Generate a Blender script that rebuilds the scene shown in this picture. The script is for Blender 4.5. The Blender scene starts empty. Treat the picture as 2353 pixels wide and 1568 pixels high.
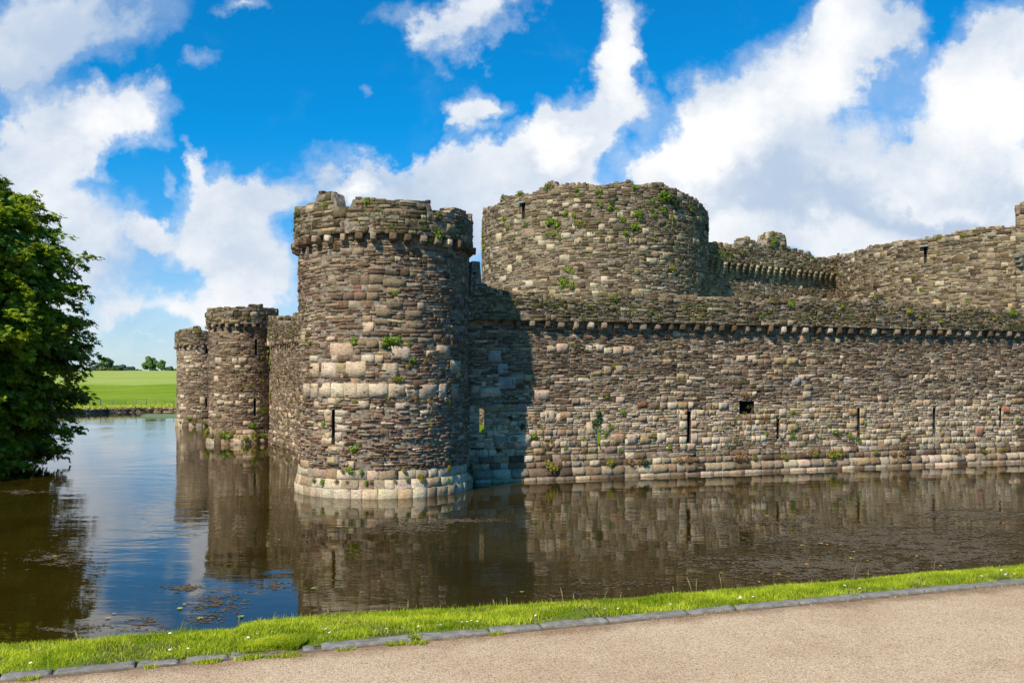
import bpy, math, random
import numpy as np
from mathutils import Vector, Matrix

rs = np.random.RandomState(7)
random.seed(7)
SC = bpy.context.scene
COL = SC.collection
R = math.radians

# ------------------------------------------------------------------ measured camera (water level z = 0)
CX, HY, F, EYE = 1176.0, 871.0, 2000.0, 3.5
def bear(px): return (px - CX) / F
def zat(py, Y): return EYE + (HY - py) * Y / F

# ------------------------------------------------------------------ helpers
def tag(o, label=None, cat=None, group=None, kind=None):
    if label: o['label'] = label
    if cat: o['category'] = cat
    if group: o['group'] = group
    if kind: o['kind'] = kind
    return o

def empty(name, loc=(0, 0, 0)):
    o = bpy.data.objects.new(name, None)
    o.empty_display_size = 0.2
    COL.objects.link(o); o.location = loc
    return o

def link(name, me, mat=None, parent=None):
    o = bpy.data.objects.new(name, me)
    COL.objects.link(o)
    if mat is not None and len(me.materials) == 0: me.materials.append(mat)
    if parent is not None:
        o.parent = parent
        o.location = (-parent.location.x, -parent.location.y, -parent.location.z) if parent.parent is None else (0, 0, 0)
    return o

def npmesh(name, V, Q, col=None, smooth=False):
    """V (n,3); Q (m,4) quads, col (m,3) per-face colours"""
    V = np.asarray(V, np.float32); Q = np.asarray(Q, np.int32)
    k = Q.shape[1]
    me = bpy.data.meshes.new(name)
    me.vertices.add(len(V)); me.vertices.foreach_set('co', V.ravel())
    me.loops.add(Q.size); me.loops.foreach_set('vertex_index', Q.ravel())
    me.polygons.add(len(Q))
    me.polygons.foreach_set('loop_start', np.arange(0, Q.size, k, dtype=np.int32))
    me.polygons.foreach_set('loop_total', np.full(len(Q), k, np.int32))
    me.update(calc_edges=True)
    if col is not None:
        a = me.attributes.new('col', 'FLOAT_COLOR', 'FACE')
        c = np.ones((len(Q), 4), np.float32); c[:, :3] = col
        a.data.foreach_set('color', c.ravel())
    if smooth:
        me.polygons.foreach_set('use_smooth', np.ones(len(Q), bool))
    return me

class Acc:
    """collects quads with colours"""
    def __init__(s): s.V = []; s.Q = []; s.C = []; s.n = 0
    def add(s, V, Q, C):
        V = np.asarray(V, float).reshape(-1, 3); Q = np.asarray(Q, int).reshape(-1, 4)
        C = np.broadcast_to(np.asarray(C, float), (len(Q), 3))
        s.V.append(V); s.Q.append(Q + s.n); s.C.append(C); s.n += len(V)
    def build(s, name, mat, parent=None, smooth=False):
        me = npmesh(name, np.concatenate(s.V), np.concatenate(s.Q), np.concatenate(s.C), smooth)
        return link(name, me, mat, parent)

BOXQ = np.array([[0,3,2,1],[4,5,6,7],[0,1,5,4],[1,2,6,5],[2,3,7,6],[3,0,4,7]])
def rock(acc, c, ax, ay, az, col, j=0.12):
    """a jittered, corner-worn block; ax, ay, az half-axis vectors"""
    c = np.array(c, float); ax = np.array(ax, float); ay = np.array(ay, float); az = np.array(az, float)
    g = [-1.0, -0.72, 0.72, 1.0]
    idx = {}; V = []
    for i, a in enumerate(g):
        for j_, b in enumerate(g):
            for k, d in enumerate(g):
                ext = (i in (0, 3)) + (j_ in (0, 3)) + (k in (0, 3))
                if ext == 0: continue
                sc = {1: 1.0, 2: 0.95, 3: 0.84}[ext]
                p = np.array([a, b, d]) * sc + rs.uniform(-j, j, 3) * 0.6
                idx[(i, j_, k)] = len(V)
                V.append(c + ax * p[0] + ay * p[1] + az * p[2])
    Q = []
    for s in (0, 3):
        for a in range(3):
            for b in range(3):
                for f in range(3):
                    def key(u, v):
                        t = [0, 0, 0]; t[f] = s; t[(f+1) % 3] = u; t[(f+2) % 3] = v; return tuple(t)
                    q = [idx[key(a, b)], idx[key(a+1, b)], idx[key(a+1, b+1)], idx[key(a, b+1)]]
                    if s == 0: q.reverse()
                    Q.append(q)
    acc.add(V, Q, col)

# value noise in 1-d / 2-d for layout
_tab = rs.rand(512)
def n1(x, seed=0):
    x = np.asarray(x, float) + seed * 17.31
    i = np.floor(x).astype(int); f = x - i; f = f * f * (3 - 2 * f)
    return _tab[i & 511] * (1 - f) + _tab[(i + 1) & 511] * f
_tab2 = rs.rand(256, 256)
def n2(x, y):
    x = np.asarray(x, float); y = np.asarray(y, float)
    i = np.floor(x).astype(int); j = np.floor(y).astype(int)
    f = x - i; g = y - j; f = f * f * (3 - 2 * f); g = g * g * (3 - 2 * g)
    a = _tab2[i & 255, j & 255]; b = _tab2[(i+1) & 255, j & 255]
    c = _tab2[i & 255, (j+1) & 255]; d = _tab2[(i+1) & 255, (j+1) & 255]
    return (a * (1-f) + b * f) * (1-g) + (c * (1-f) + d * f) * g
def fb2(x, y): return (n2(x, y) + .5 * n2(2*x+9, 2*y+4) + .25 * n2(4*x+3, 4*y+8)) / 1.75

# ------------------------------------------------------------------ node helpers
def newmat(name):
    m = bpy.data.materials.new(name); m.use_nodes = True
    nt = m.node_tree; nt.nodes.clear()
    out = nt.nodes.new('ShaderNodeOutputMaterial')
    return m, nt, out
class NB:
    def __init__(s, nt): s.nt = nt
    def n(s, t, **kw):
        nd = s.nt.nodes.new(t)
        for k, v in kw.items(): setattr(nd, k, v)
        return nd
    def l(s, a, b): s.nt.links.new(a, b)
    def setin(s, sock, v):
        if hasattr(v, 'is_output'): s.l(v, sock)
        elif v is not None:
            if isinstance(v, (tuple, list)) and len(v) == 3 and sock.type == 'RGBA': v = (*v, 1)
            sock.default_value = v
    def math(s, op, a, b=None, c=None, clamp=False):
        nd = s.n('ShaderNodeMath', operation=op); nd.use_clamp = clamp
        s.setin(nd.inputs[0], a)
        if b is not None: s.setin(nd.inputs[1], b)
        if c is not None: s.setin(nd.inputs[2], c)
        return nd.outputs[0]
    def mix(s, f, a, b, bt='MIX'):
        nd = s.n('ShaderNodeMix', data_type='RGBA', blend_type=bt)
        s.setin(nd.inputs[0], f); s.setin(nd.inputs[6], a); s.setin(nd.inputs[7], b)
        return nd.outputs[2]
    def noise(s, vec, scale, detail=4, rough=.55, dist=0.0):
        nd = s.n('ShaderNodeTexNoise')
        if vec is not None: s.l(vec, nd.inputs['Vector'])
        nd.inputs['Scale'].default_value = scale; nd.inputs['Detail'].default_value = detail
        nd.inputs['Roughness'].default_value = rough; nd.inputs['Distortion'].default_value = dist
        return nd.outputs['Fac']
    def map(s, vec, scale=(1,1,1), loc=(0,0,0), rot=(0,0,0), vt='POINT'):
        nd = s.n('ShaderNodeMapping', vector_type=vt)
        s.l(vec, nd.inputs[0]); nd.inputs['Location'].default_value = loc
        nd.inputs['Rotation'].default_value = rot; nd.inputs['Scale'].default_value = scale
        return nd.outputs[0]
    def ramp(s, f, lo, hi, a=0.0, b=1.0, smooth=True):
        nd = s.n('ShaderNodeMapRange'); nd.interpolation_type = 'SMOOTHSTEP' if smooth else 'LINEAR'
        s.setin(nd.inputs[0], f)
        nd.inputs[1].default_value = lo; nd.inputs[2].default_value = hi
        nd.inputs[3].default_value = a; nd.inputs[4].default_value = b
        return nd.outputs[0]
    def bsdf(s, col, rough, bump=None, bstr=.3, bdist=.02, spec=.3):
        p = s.n('ShaderNodeBsdfPrincipled')
        s.setin(p.inputs['Base Color'], col); s.setin(p.inputs['Roughness'], rough)
        p.inputs['Specular IOR Level'].default_value = spec
        if bump is not None:
            b = s.n('ShaderNodeBump'); b.inputs['Strength'].default_value = bstr
            b.inputs['Distance'].default_value = bdist; s.l(bump, b.inputs['Height'])
            s.l(b.outputs[0], p.inputs['Normal'])
        return p

def geo_pos(nb): return nb.n('ShaderNodeNewGeometry').outputs['Position']

def stone_material(name, moss=.35, lichen=.5, tint=(1, 1, 1), bstr=.7):
    m, nt, out = newmat(name); nb = NB(nt)
    pos = geo_pos(nb)
    at = nb.n('ShaderNodeAttribute', attribute_name='col')
    c = nb.mix(1.0, at.outputs['Color'], tint, 'MULTIPLY')
    nbig = nb.noise(pos, 1.1, 5, .6)
    c = nb.mix(nb.ramp(nbig, .3, .75, .0, .5), c, nb.mix(1.0, c, (.52, .47, .43), 'MULTIPLY'))
    strat = nb.noise(nb.map(pos, (5, 5, 34)), 1.0, 4, .65)
    c = nb.mix(nb.ramp(strat, .34, .7, .42, 0), c, nb.mix(1.0, c, (.42, .38, .35), 'MULTIPLY'))
    grain = nb.noise(pos, 26, 5, .7)
    c = nb.mix(nb.ramp(grain, .46, .72, 0, .55), c, nb.mix(1.0, c, (1.55, 1.5, 1.42), 'MULTIPLY'))
    pit = nb.noise(pos, 17, 8, .8)
    c = nb.mix(nb.ramp(pit, .50, .36, 0, .75), c, nb.mix(1.0, c, (.33, .28, .24), 'MULTIPLY'))
    crk = nb.noise(nb.map(pos, (3.5, 3.5, 15)), 1.0, 9, .78, .6)
    c = nb.mix(nb.ramp(nb.math('ABSOLUTE', nb.math('SUBTRACT', crk, .5)), .022, .0, 0, .7), c, nb.mix(1.0, c, (.25, .2, .17), 'MULTIPLY'))
    # green-brown growth
    mo = nb.math('MULTIPLY', nb.ramp(nb.noise(pos, 2.3, 6, .7), .5, .68), nb.ramp(nb.noise(pos, 19, 3, .6), .38, .6))
    c = nb.mix(nb.math('MULTIPLY', mo, moss), c, (.14, .125, .045))
    # dark run-off weathering, taller than wide
    st = nb.ramp(nb.noise(nb.map(pos, (2.2, 2.2, .35)), 1.0, 4, .6), .52, .72, 0, .45)
    c = nb.mix(st, c, nb.mix(1.0, c, (.5, .48, .45), 'MULTIPLY'))
    # pale lichen specks
    li = nb.ramp(nb.noise(pos, 11, 4, .75), .67, .72)
    c = nb.mix(nb.math('MULTIPLY', li, lichen), c, (.52, .50, .44))
    bm = nb.math('ADD', nb.math('ADD', nb.math('MULTIPLY', strat, .8), nb.math('MULTIPLY', grain, .5)), nb.math('MULTIPLY', pit, 1.1))
    p = nb.bsdf(c, .92, bm, bstr, .03, .15)
    nb.l(p.outputs[0], out.inputs[0])
    return m

def simple_stone(name, col, var=.5, scale=8):
    m, nt, out = newmat(name); nb = NB(nt); pos = geo_pos(nb)
    n = nb.noise(pos, scale, 6, .65)
    n2_ = nb.noise(pos, scale * .15, 3, .5)
    c = nb.mix(nb.ramp(n, .35, .65), tuple(x * (1 - var) for x in col), col)
    c = nb.mix(nb.ramp(n2_, .4, .65, 0, .5), c, tuple(x * .6 for x in col))
    p = nb.bsdf(c, .9, n, .6, .03, .2); nb.l(p.outputs[0], out.inputs[0])
    return m

def leaf_material(name, c1, c2, trans=.35, rough=.5, spec=.3):
    m, nt, out = newmat(name); nb = NB(nt)
    at = nb.n('ShaderNodeAttribute', attribute_name='col')
    f = nb.n('ShaderNodeSeparateColor'); nb.l(at.outputs['Color'], f.inputs[0])
    c = nb.mix(f.outputs[0], c1, c2)
    p = nb.bsdf(c, rough, spec=spec)
    t = nb.n('ShaderNodeBsdfTranslucent'); nb.l(nb.mix(1.0, c, (1.5, 1.6, .7), 'MULTIPLY'), t.inputs[0])
    mx = nb.n('ShaderNodeMixShader'); mx.inputs[0].default_value = trans
    nb.l(p.outputs[0], mx.inputs[1]); nb.l(t.outputs[0], mx.inputs[2]); nb.l(mx.outputs[0], out.inputs[0])
    return m

M = {}
M['stone'] = stone_material('weathered_masonry', .28, .65, (1.16, 1.07, .95))
M['parapet'] = stone_material('mossy_masonry', .6, .6, (.93, .91, .74))
M['inner'] = stone_material('inner_masonry', .42, .6, (1.05, 1.02, .90))
M['mortar'] = simple_stone('mortar', (.36, .29, .21), .8, 9)
M['hole'] = simple_stone('dark_core_slit_shade', (.05, .042, .035), .4, 6)
M['dirt'] = simple_stone('kerb_dirt', (.20, .145, .095), .5, 12)
M['slate'] = simple_stone('slate_kerb', (.275, .255, .22), .4, 14)
M['cap'] = simple_stone('pale_slab', (.42, .45, .47), .3, 9)
M['lime'] = stone_material('plinth_ashlar', .35, .7, (1.08, 1.04, .93), .3)

# ------------------------------------------------------------------ surfaces built along a plan curve
class Surf:
    def __init__(s, pts, closed=False, off=None):
        P = np.array(pts, float)
        if closed: P = np.vstack([P, P[:1]])
        d = np.diff(P, axis=0); L = np.hypot(d[:, 0], d[:, 1])
        s.s = np.concatenate([[0], np.cumsum(L)]); s.P = P; s.L = s.s[-1]; s.closed = closed
        t = d / L[:, None]
        nrm = np.stack([t[:, 1], -t[:, 0]], 1)         # outward = right of travel
        if closed: N = (nrm + np.roll(nrm, 1, 0)) ; N = np.vstack([N, N[:1]])
        else: N = np.vstack([nrm[:1], (nrm[1:] + nrm[:-1]) / 2, nrm[-1:]])
        N /= np.hypot(N[:, 0], N[:, 1])[:, None]
        s.N = N; s.off = off
    def at(s, u, v, d):
        u = np.asarray(u, float); v = np.asarray(v, float); d = np.asarray(d, float)
        if s.closed: u = np.mod(u, s.L)
        o = d + (s.off(v) if s.off else 0)
        x = np.interp(u, s.s, s.P[:, 0]); y = np.interp(u, s.s, s.P[:, 1])
        nx = np.interp(u, s.s, s.N[:, 0]); ny = np.interp(u, s.s, s.N[:, 1])
        return np.stack([x + nx * o, y + ny * o, v + 0 * x], -1)
    def normal(s, u):
        n = np.array([np.interp(u, s.s, s.N[:, 0]), np.interp(u, s.s, s.N[:, 1]), 0.]); return n / np.linalg.norm(n)
    def pix(s, px, py, d=0.0):
        """where the line of sight through a photo point meets this wall: (u, z)"""
        uu = np.linspace(0, s.L, 6001); p = s.at(uu, uu * 0 + 3, uu * 0 + d)
        k = p[:, 0] / p[:, 1] - bear(px)
        idx = np.where(np.sign(k[1:]) != np.sign(k[:-1]))[0]
        idx = [i for i in idx if p[i, 1] > 2]
        if len(idx) == 0: i = int(np.argmin(np.abs(k)))
        else: i = min(idx, key=lambda q: p[q, 1])
        return uu[i], zat(py, p[i, 1])

def circle(cx, cy, r, n=360):
    a = np.linspace(0, 2 * np.pi, n, endpoint=False)      # counter-clockwise: right of travel is outward
    return [(cx + r * math.cos(t), cy + r * math.sin(t)) for t in a]

# ------------------------------------------------------------------ palettes (real-world albedo)
def jit(c, a=.12):
    f = 1 + rs.uniform(-a, a)
    return np.clip(np.array(c) * f * (1 + rs.uniform(-.05, .05, 3)), .01, .9)
DARK = [(.19,.138,.09), (.225,.168,.114), (.145,.106,.072), (.26,.202,.14), (.20,.16,.115), (.235,.176,.127), (.29,.22,.145), (.11,.085,.062)]
MID = [(.37,.295,.21), (.42,.345,.255), (.33,.265,.19), (.44,.355,.255), (.36,.315,.255)]
LIGHT = [(.62,.53,.405), (.66,.57,.44), (.57,.49,.39), (.60,.495,.36), (.70,.61,.48)]
TAN = [(.52,.41,.25), (.46,.35,.21), (.54,.42,.28), (.43,.32,.21), (.57,.46,.29)]
RED = [(.255,.165,.115), (.30,.20,.145), (.20,.13,.095), (.33,.235,.17)]
def pick(w):
    """w = weights for dark, mid, light, tan, red"""
    k = rs.choice(5, p=np.array(w) / sum(w))
    p = (DARK, MID, LIGHT, TAN, RED)[k]
    return jit(p[rs.randint(len(p))])

def layout(u0, u1, v0, v1, zone):
    """coursed rubble: tall blocks among packs of thin slabs. zone(u,v)-> dict(big, w_big, w_thin, H, thin, rough)"""
    S = []
    v = v0
    while v < v1 - .03:
        z0 = zone((u0 + u1) / 2, v)
        H = rs.uniform(*z0['H']); H = min(H, v1 - v)
        if v1 - (v + H) < .07: H = v1 - v
        u = u0 - rs.uniform(0, .3)
        while u < u1:
            z = zone(u, v)
            if rs.rand() < z['big']:
                w = H * (rs.uniform(.75, 1.7) if z['rough'] > .6 else rs.uniform(1.1, 2.4))
                S.append([u, u + w, v, v + H, rs.uniform(-.01, .03), pick(z['wb']), z['rough']])
                u += w
            else:
                w = rs.uniform(.4, 1.3)
                k = max(1, int(round(H / rs.uniform(*z['thin']))))
                hs = rs.uniform(.7, 1.3, k); hs = hs / hs.sum() * H
                vv = v
                for h in hs:
                    x = u
                    while x < u + w - .02:
                        sw = rs.uniform(1.3, 5.0) * h + .06
                        if x + sw > u + w - .08: sw = u + w - x
                        S.append([x, x + sw, vv, vv + h, rs.uniform(-.016, .016) * z['rough'], pick(z['wt']), z['rough']])
                        x += sw
                    vv += h
                u += w
        v += H
    out = []
    for s in S:
        a = max(s[0], u0); b = min(s[1], u1)
        if b - a > .03: out.append([a, b] + s[2:])
    return out

def cut(S, holes):
    for (a, b, c, d) in holes:
        T = []
        for s in S:
            if s[0] < b and s[1] > a and s[2] < d - .02 and s[3] > c + .02:
                if s[0] < a - .04: T.append([s[0], a] + s[2:])
                if s[1] > b + .04: T.append([b, s[1]] + s[2:])
            else: T.append(s)
        S = T
    return S

def stones_mesh(acc, surf, S, d0=0.0, wav=.03, seed=0):
    if not S: return
    A = np.array([[s[0], s[1], s[2], s[3], s[4], s[6]] for s in S]); C = np.array([s[5] for s in S])
    n = len(A); ua, ub, va, vb, pr, rg = A.T
    w = ub - ua; h = vb - va
    gap = rs.uniform(.002, .007, n)
    ch = np.minimum(.009, h * .12)
    S_ = np.stack([0*w, ch / w, .33 + 0*w + rs.uniform(-.08, .08, n), .66 + 0*w + rs.uniform(-.08, .08, n), 1 - ch / w, 1 + 0*w], 1)
    S_ = np.sort(np.clip(S_, 0, 1), 1)
    T_ = np.stack([0*h, ch / h, .5 + rs.uniform(-.12, .12, n), 1 - ch / h, 1 + 0*h], 1)
    nu, nv = S_.shape[1], T_.shape[1]
    U = ua[:, None, None] + gap[:, None, None] + (w - 2*gap)[:, None, None] * S_[:, None, :] + np.zeros((1, nv, 1))
    V = va[:, None, None] + gap[:, None, None] + (h - 2*gap)[:, None, None] * T_[:, :, None] + np.zeros((1, 1, nu))
    D = np.zeros((n, nv, nu)) + pr[:, None, None] + d0
    D += rs.uniform(-1, 1, D.shape) * (.010 * rg)[:, None, None]
    D += (rs.uniform(-.022, .022, n)[:, None] * (np.linspace(-1, 1, nu))[None, :])[:, None, :] * rg[:, None, None]
    D += (rs.uniform(-.010, .02, n)[:, None] * (np.linspace(-1, 1, nv))[None, :])[:, :, None]
    edge = np.zeros((nv, nu), bool); edge[0] = edge[-1] = True; edge[:, 0] = edge[:, -1] = True
    D[:, edge] = (d0 + np.minimum(pr, 0) - .013)[:, None]
    V += (rs.uniform(-.05, .05, n) * np.minimum(1, .25 / w))[:, None, None] * (U - ((ua + ub) / 2)[:, None, None])
    # irregular outlines, worn corners
    hh = np.minimum(h, w)[:, None, None]
    U += rs.uniform(-1, 1, U.shape) * .045 * hh * .6
    V += rs.uniform(-1, 1, V.shape) * .07 * hh * .6
    cr = rs.uniform(0, .08, (n, 4)) ** 1.2 * np.minimum(h, w)[:, None]
    for k, (j, i) in enumerate(((0, 0), (0, nu-1), (nv-1, 0), (nv-1, nu-1))):
        sj = 1 if j == 0 else -1; si = 1 if i == 0 else -1
        U[:, j, i] += si * cr[:, k]; V[:, j, i] += sj * cr[:, k]
        ji = 1 if j == 0 else nv-2; ii = 1 if i == 0 else nu-2
        U[:, ji, ii] += si * cr[:, k] * .6; V[:, ji, ii] += sj * cr[:, k] * .6
    V += ((n1(U * .55, seed) - .5) * wav * 2 + (n1(U * 2.1, seed + 5) - .5) * wav * .7) * np.clip((V - .3) / 1.2, .05, 1)
    P = surf.at(U, V, D).reshape(-1, 3)
    base = (np.arange(n) * nu * nv)[:, None]
    q = []
    for j in range(nv-1):
        for i in range(nu-1):
            a = j*nu + i; q.append([a, a+1, a+1+nu, a+nu])
    Q = (base[:, :, None] + np.array(q)[None]).reshape(-1, 4)
    acc.add(P, Q, np.repeat(C, len(q), 0))

def top_clip(S, top):
    T = []
    for s in S:
        t = top(np.linspace(s[0], s[1], 5)).min()
        if s[3] > t: s = s[:3] + [t] + s[4:]
        if s[3] - s[2] > .035: T.append(s)
    return T

def core(surf, u0, u1, v0, top, thick, d0=-.018, holes=(), back_v0=None, du=.35, dv=.5, through=()):
    """the mortar body behind the facing: front, top, back, bottom, with real openings"""
    acc = Acc()
    us = set(np.round(np.arange(u0, u1, du), 4)) | {u0, u1}
    vmax = float(top(np.linspace(u0, u1, 400)).max())
    vs = set(np.round(np.arange(v0, vmax, dv), 4)) | {v0, vmax}
    if surf.off is not None: vs |= set(np.round(np.arange(v0, min(1.4, vmax), .08), 4))
    for (a, b, c, d) in holes: us |= {a, b}; vs |= {c, d}
    for (a, b, c, d) in through: us |= {a - .75, b + .75}; vs |= {c - .5, d + .3}
    for k in np.arange(u0, u1, .11): us.add(round(float(k), 4))
    us = np.array(sorted(us)); vs = np.array(sorted(vs))
    us = us[(us >= u0) & (us <= u1)]; vs = vs[(vs >= v0) & (vs <= vmax)]
    nu, nv = len(us), len(vs)
    tp = top(us)
    Ug, Vg = np.meshgrid(us, vs)
    Vg = np.minimum(Vg, tp[None, :] - .03)
    P = surf.at(Ug, Vg, d0 + 0 * Ug).reshape(-1, 3)
    Q = []
    mid_u = (us[1:] + us[:-1]) / 2; mid_v = (vs[1:] + vs[:-1]) / 2
    for j in range(nv-1):
        for i in range(nu-1):
            if any(a < mid_u[i] < b and c < mid_v[j] < d for (a, b, c, d) in holes): continue
            if vs[j] >= max(tp[i], tp[i+1]) - .03: continue
            k = j*nu + i; Q.append([k, k+1, k+1+nu, k+nu])
    c0 = (.5, .5, .5)
    acc.add(P, Q, c0)
    # top, back, bottom
    f = surf.at(us, tp - .03, us*0 + d0); b = surf.at(us, tp - .03, us*0 - thick)
    bb = surf.at(us, us*0 + v0, us*0 - thick); fb = surf.at(us, us*0 + v0, us*0 + d0)
    q = np.array([[i, i+1, nu+i+1, nu+i] for i in range(nu-1)])
    acc.add(np.vstack([f, b]), q, c0)
    acc.add(np.vstack([bb, fb]), q, c0)
    bh = [(a - .75, b + .75, c - .5, d + .3) for (a, b, c, d) in holes if (a, b, c, d) in through]
    for (a, b, c, d) in bh: pass
    Pb = surf.at(Ug, Vg, -thick + 0*Ug).reshape(-1, 3); Q = []
    for j in range(nv-1):
        for i in range(nu-1):
            if any(a < mid_u[i] < b2 and c < mid_v[j] < d for (a, b2, c, d) in bh): continue
            if vs[j] >= max(tp[i], tp[i+1]) - .03: continue
            k = j*nu + i; Q.append([k+nu, k+1+nu, k+1, k])
    acc.add(Pb, Q, c0)
    if not surf.closed or abs((u1 - u0) - surf.L) > .05:
        for uu in (u0, u1):
            t = float(top(np.array([uu]))[0]) - .03
            e = surf.at(np.array([uu]*4), np.array([v0, v0, t, t]), np.array([d0, -thick, -thick, d0]))
            acc.add(e, [[0, 1, 2, 3]], c0)
    return acc

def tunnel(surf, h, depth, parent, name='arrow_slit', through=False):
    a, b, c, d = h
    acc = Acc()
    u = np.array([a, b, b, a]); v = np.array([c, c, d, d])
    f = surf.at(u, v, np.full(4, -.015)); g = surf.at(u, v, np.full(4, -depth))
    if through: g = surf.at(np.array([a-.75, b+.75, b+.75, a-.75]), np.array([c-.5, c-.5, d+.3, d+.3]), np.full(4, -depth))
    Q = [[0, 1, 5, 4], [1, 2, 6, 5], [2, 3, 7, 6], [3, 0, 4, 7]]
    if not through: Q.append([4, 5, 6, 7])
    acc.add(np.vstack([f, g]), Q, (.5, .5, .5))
    return acc.build(name, M['hole'], parent)  # lining coloured near-black, standing in for the shade inside the opening

def caps(acc, surf, u0, u1, top, thick, d0, pal, hmax=.1):
    u = u0
    while u < u1:
        w = rs.uniform(.1, .3)
        t = float(top(np.array([u + w/2]))[0])
        if abs(float(top(np.array([u]))[0]) - float(top(np.array([u+w]))[0])) < .12:
            dd = d0 - .02
            while dd > -thick + .05:
                dw = rs.uniform(.12, .25)
                hh = rs.uniform(.02, hmax) * (.5 + n1(u * 1.7, 3))
                c = surf.at(u + w/2, t - .03 + hh/2, dd - dw/2)
                n = surf.normal(u); tdir = np.array([-n[1], n[0], 0])
                rock(acc, c, tdir * w * .5, n * dw * .52, np.array([rs.uniform(-.1, .1)*hh, 0, hh * .7]), pick(pal), .2)
                dd -= dw
        u += w

def pixtop(surf, pts, rest, d=0.0, rag=.03, seed=1):
    """roof-line of a ruined wall from points on its sky-line (u sorted); elsewhere rest(u)"""
    L = sorted((surf.pix(px, py, d) for px, py in pts), key=lambda t: t[0])
    us = np.array([a for a, b in L]); zs = np.array([b for a, b in L])
    def top(u):
        u = np.asarray(u, float)
        uu = np.mod(u, surf.L) if surf.closed else u
        z = np.interp(uu, us, zs)
        outm = (uu < us[0]) | (uu > us[-1])
        z = np.where(outm, rest(uu), z)
        st = np.floor(uu / .27 + .3 * np.sin(uu * 3))
        return z + (n1(st * 7.7, seed) - .5) * 2 * rag
    return top

def shade_zone(big, wb, wt, H=(.17, .30), thin=(.055, .11), rough=1.0):
    return dict(big=big, wb=wb, wt=wt, H=H, thin=thin, rough=rough)

def special(surf, lst, S, d=.0):
    """named single blocks seen in the photo: (px, py, w_px, h_px, palette)"""
    for (px, py, w, h, pal) in lst:
        ua, z0 = surf.pix(px - w/2, py + h/2); ub, z1 = surf.pix(px + w/2, py + h/2)
        zc = surf.pix(px, py - h/2)[1]; zb = surf.pix(px, py + h/2)[1]
        a, b = min(ua, ub), max(ua, ub)
        if b - a > 2: continue
        S[:] = [s for s in S if not (s[0] > a - .12 * (s[1]-s[0]) - .02 and s[1] < b + .12*(s[1]-s[0]) + .02 and s[2] > zb - .03 and s[3] < zc + .03)]
        S.append([a, b, zb, zc, .012 + rs.uniform(0, .01), jit(pal[rs.randint(len(pal))], .06), .35])

SURF = {}

def corbel_mesh(n=6):
    out = []
    for i in range(n):
        a = Acc()
        w, h, dp = .105, .11, .16
        c = pick([5, 3, .3, .7, .6])
        rock(a, (0, dp*.5, 0), (w * rs.uniform(.9, 1.1), 0, 0), (0, dp, 0), (0, .0, h), c, .08)
        # rounded lower lip
        rock(a, (0, dp*.25, -h * 1.0), (w * .92, 0, 0), (0, dp * .62, 0), (0, 0, h * .45), c * .92, .10)
        me = npmesh('corbel', np.concatenate(a.V), np.concatenate(a.Q), np.concatenate(a.C))
        me.materials.append(M['stone']); out.append(me)
    return out
CORB = corbel_mesh(8)

def place_corbels(surf, us, z, parent, sc=1.0, d=0.0, name='corbel'):
    for u in us:
        if rs.rand() < .045: continue
        o = bpy.data.objects.new(name, CORB[rs.randint(len(CORB))]); COL.objects.link(o)
        o.parent = parent
        u = u + rs.uniform(-.06, .06)
        p = surf.at(u, z + rs.uniform(-.015, .015), d); n = surf.normal(u)
        o.location = Vector(p.tolist()) - parent.location
        o.rotation_euler = (rs.uniform(-.06, .06), rs.uniform(-.08, .08), math.atan2(n[1], n[0]) - math.pi/2 + rs.uniform(-.06, .06))
        o.scale = (sc * rs.uniform(.78, 1.18), sc * rs.uniform(.65, 1.12), sc * rs.uniform(.75, 1.15))

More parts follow.
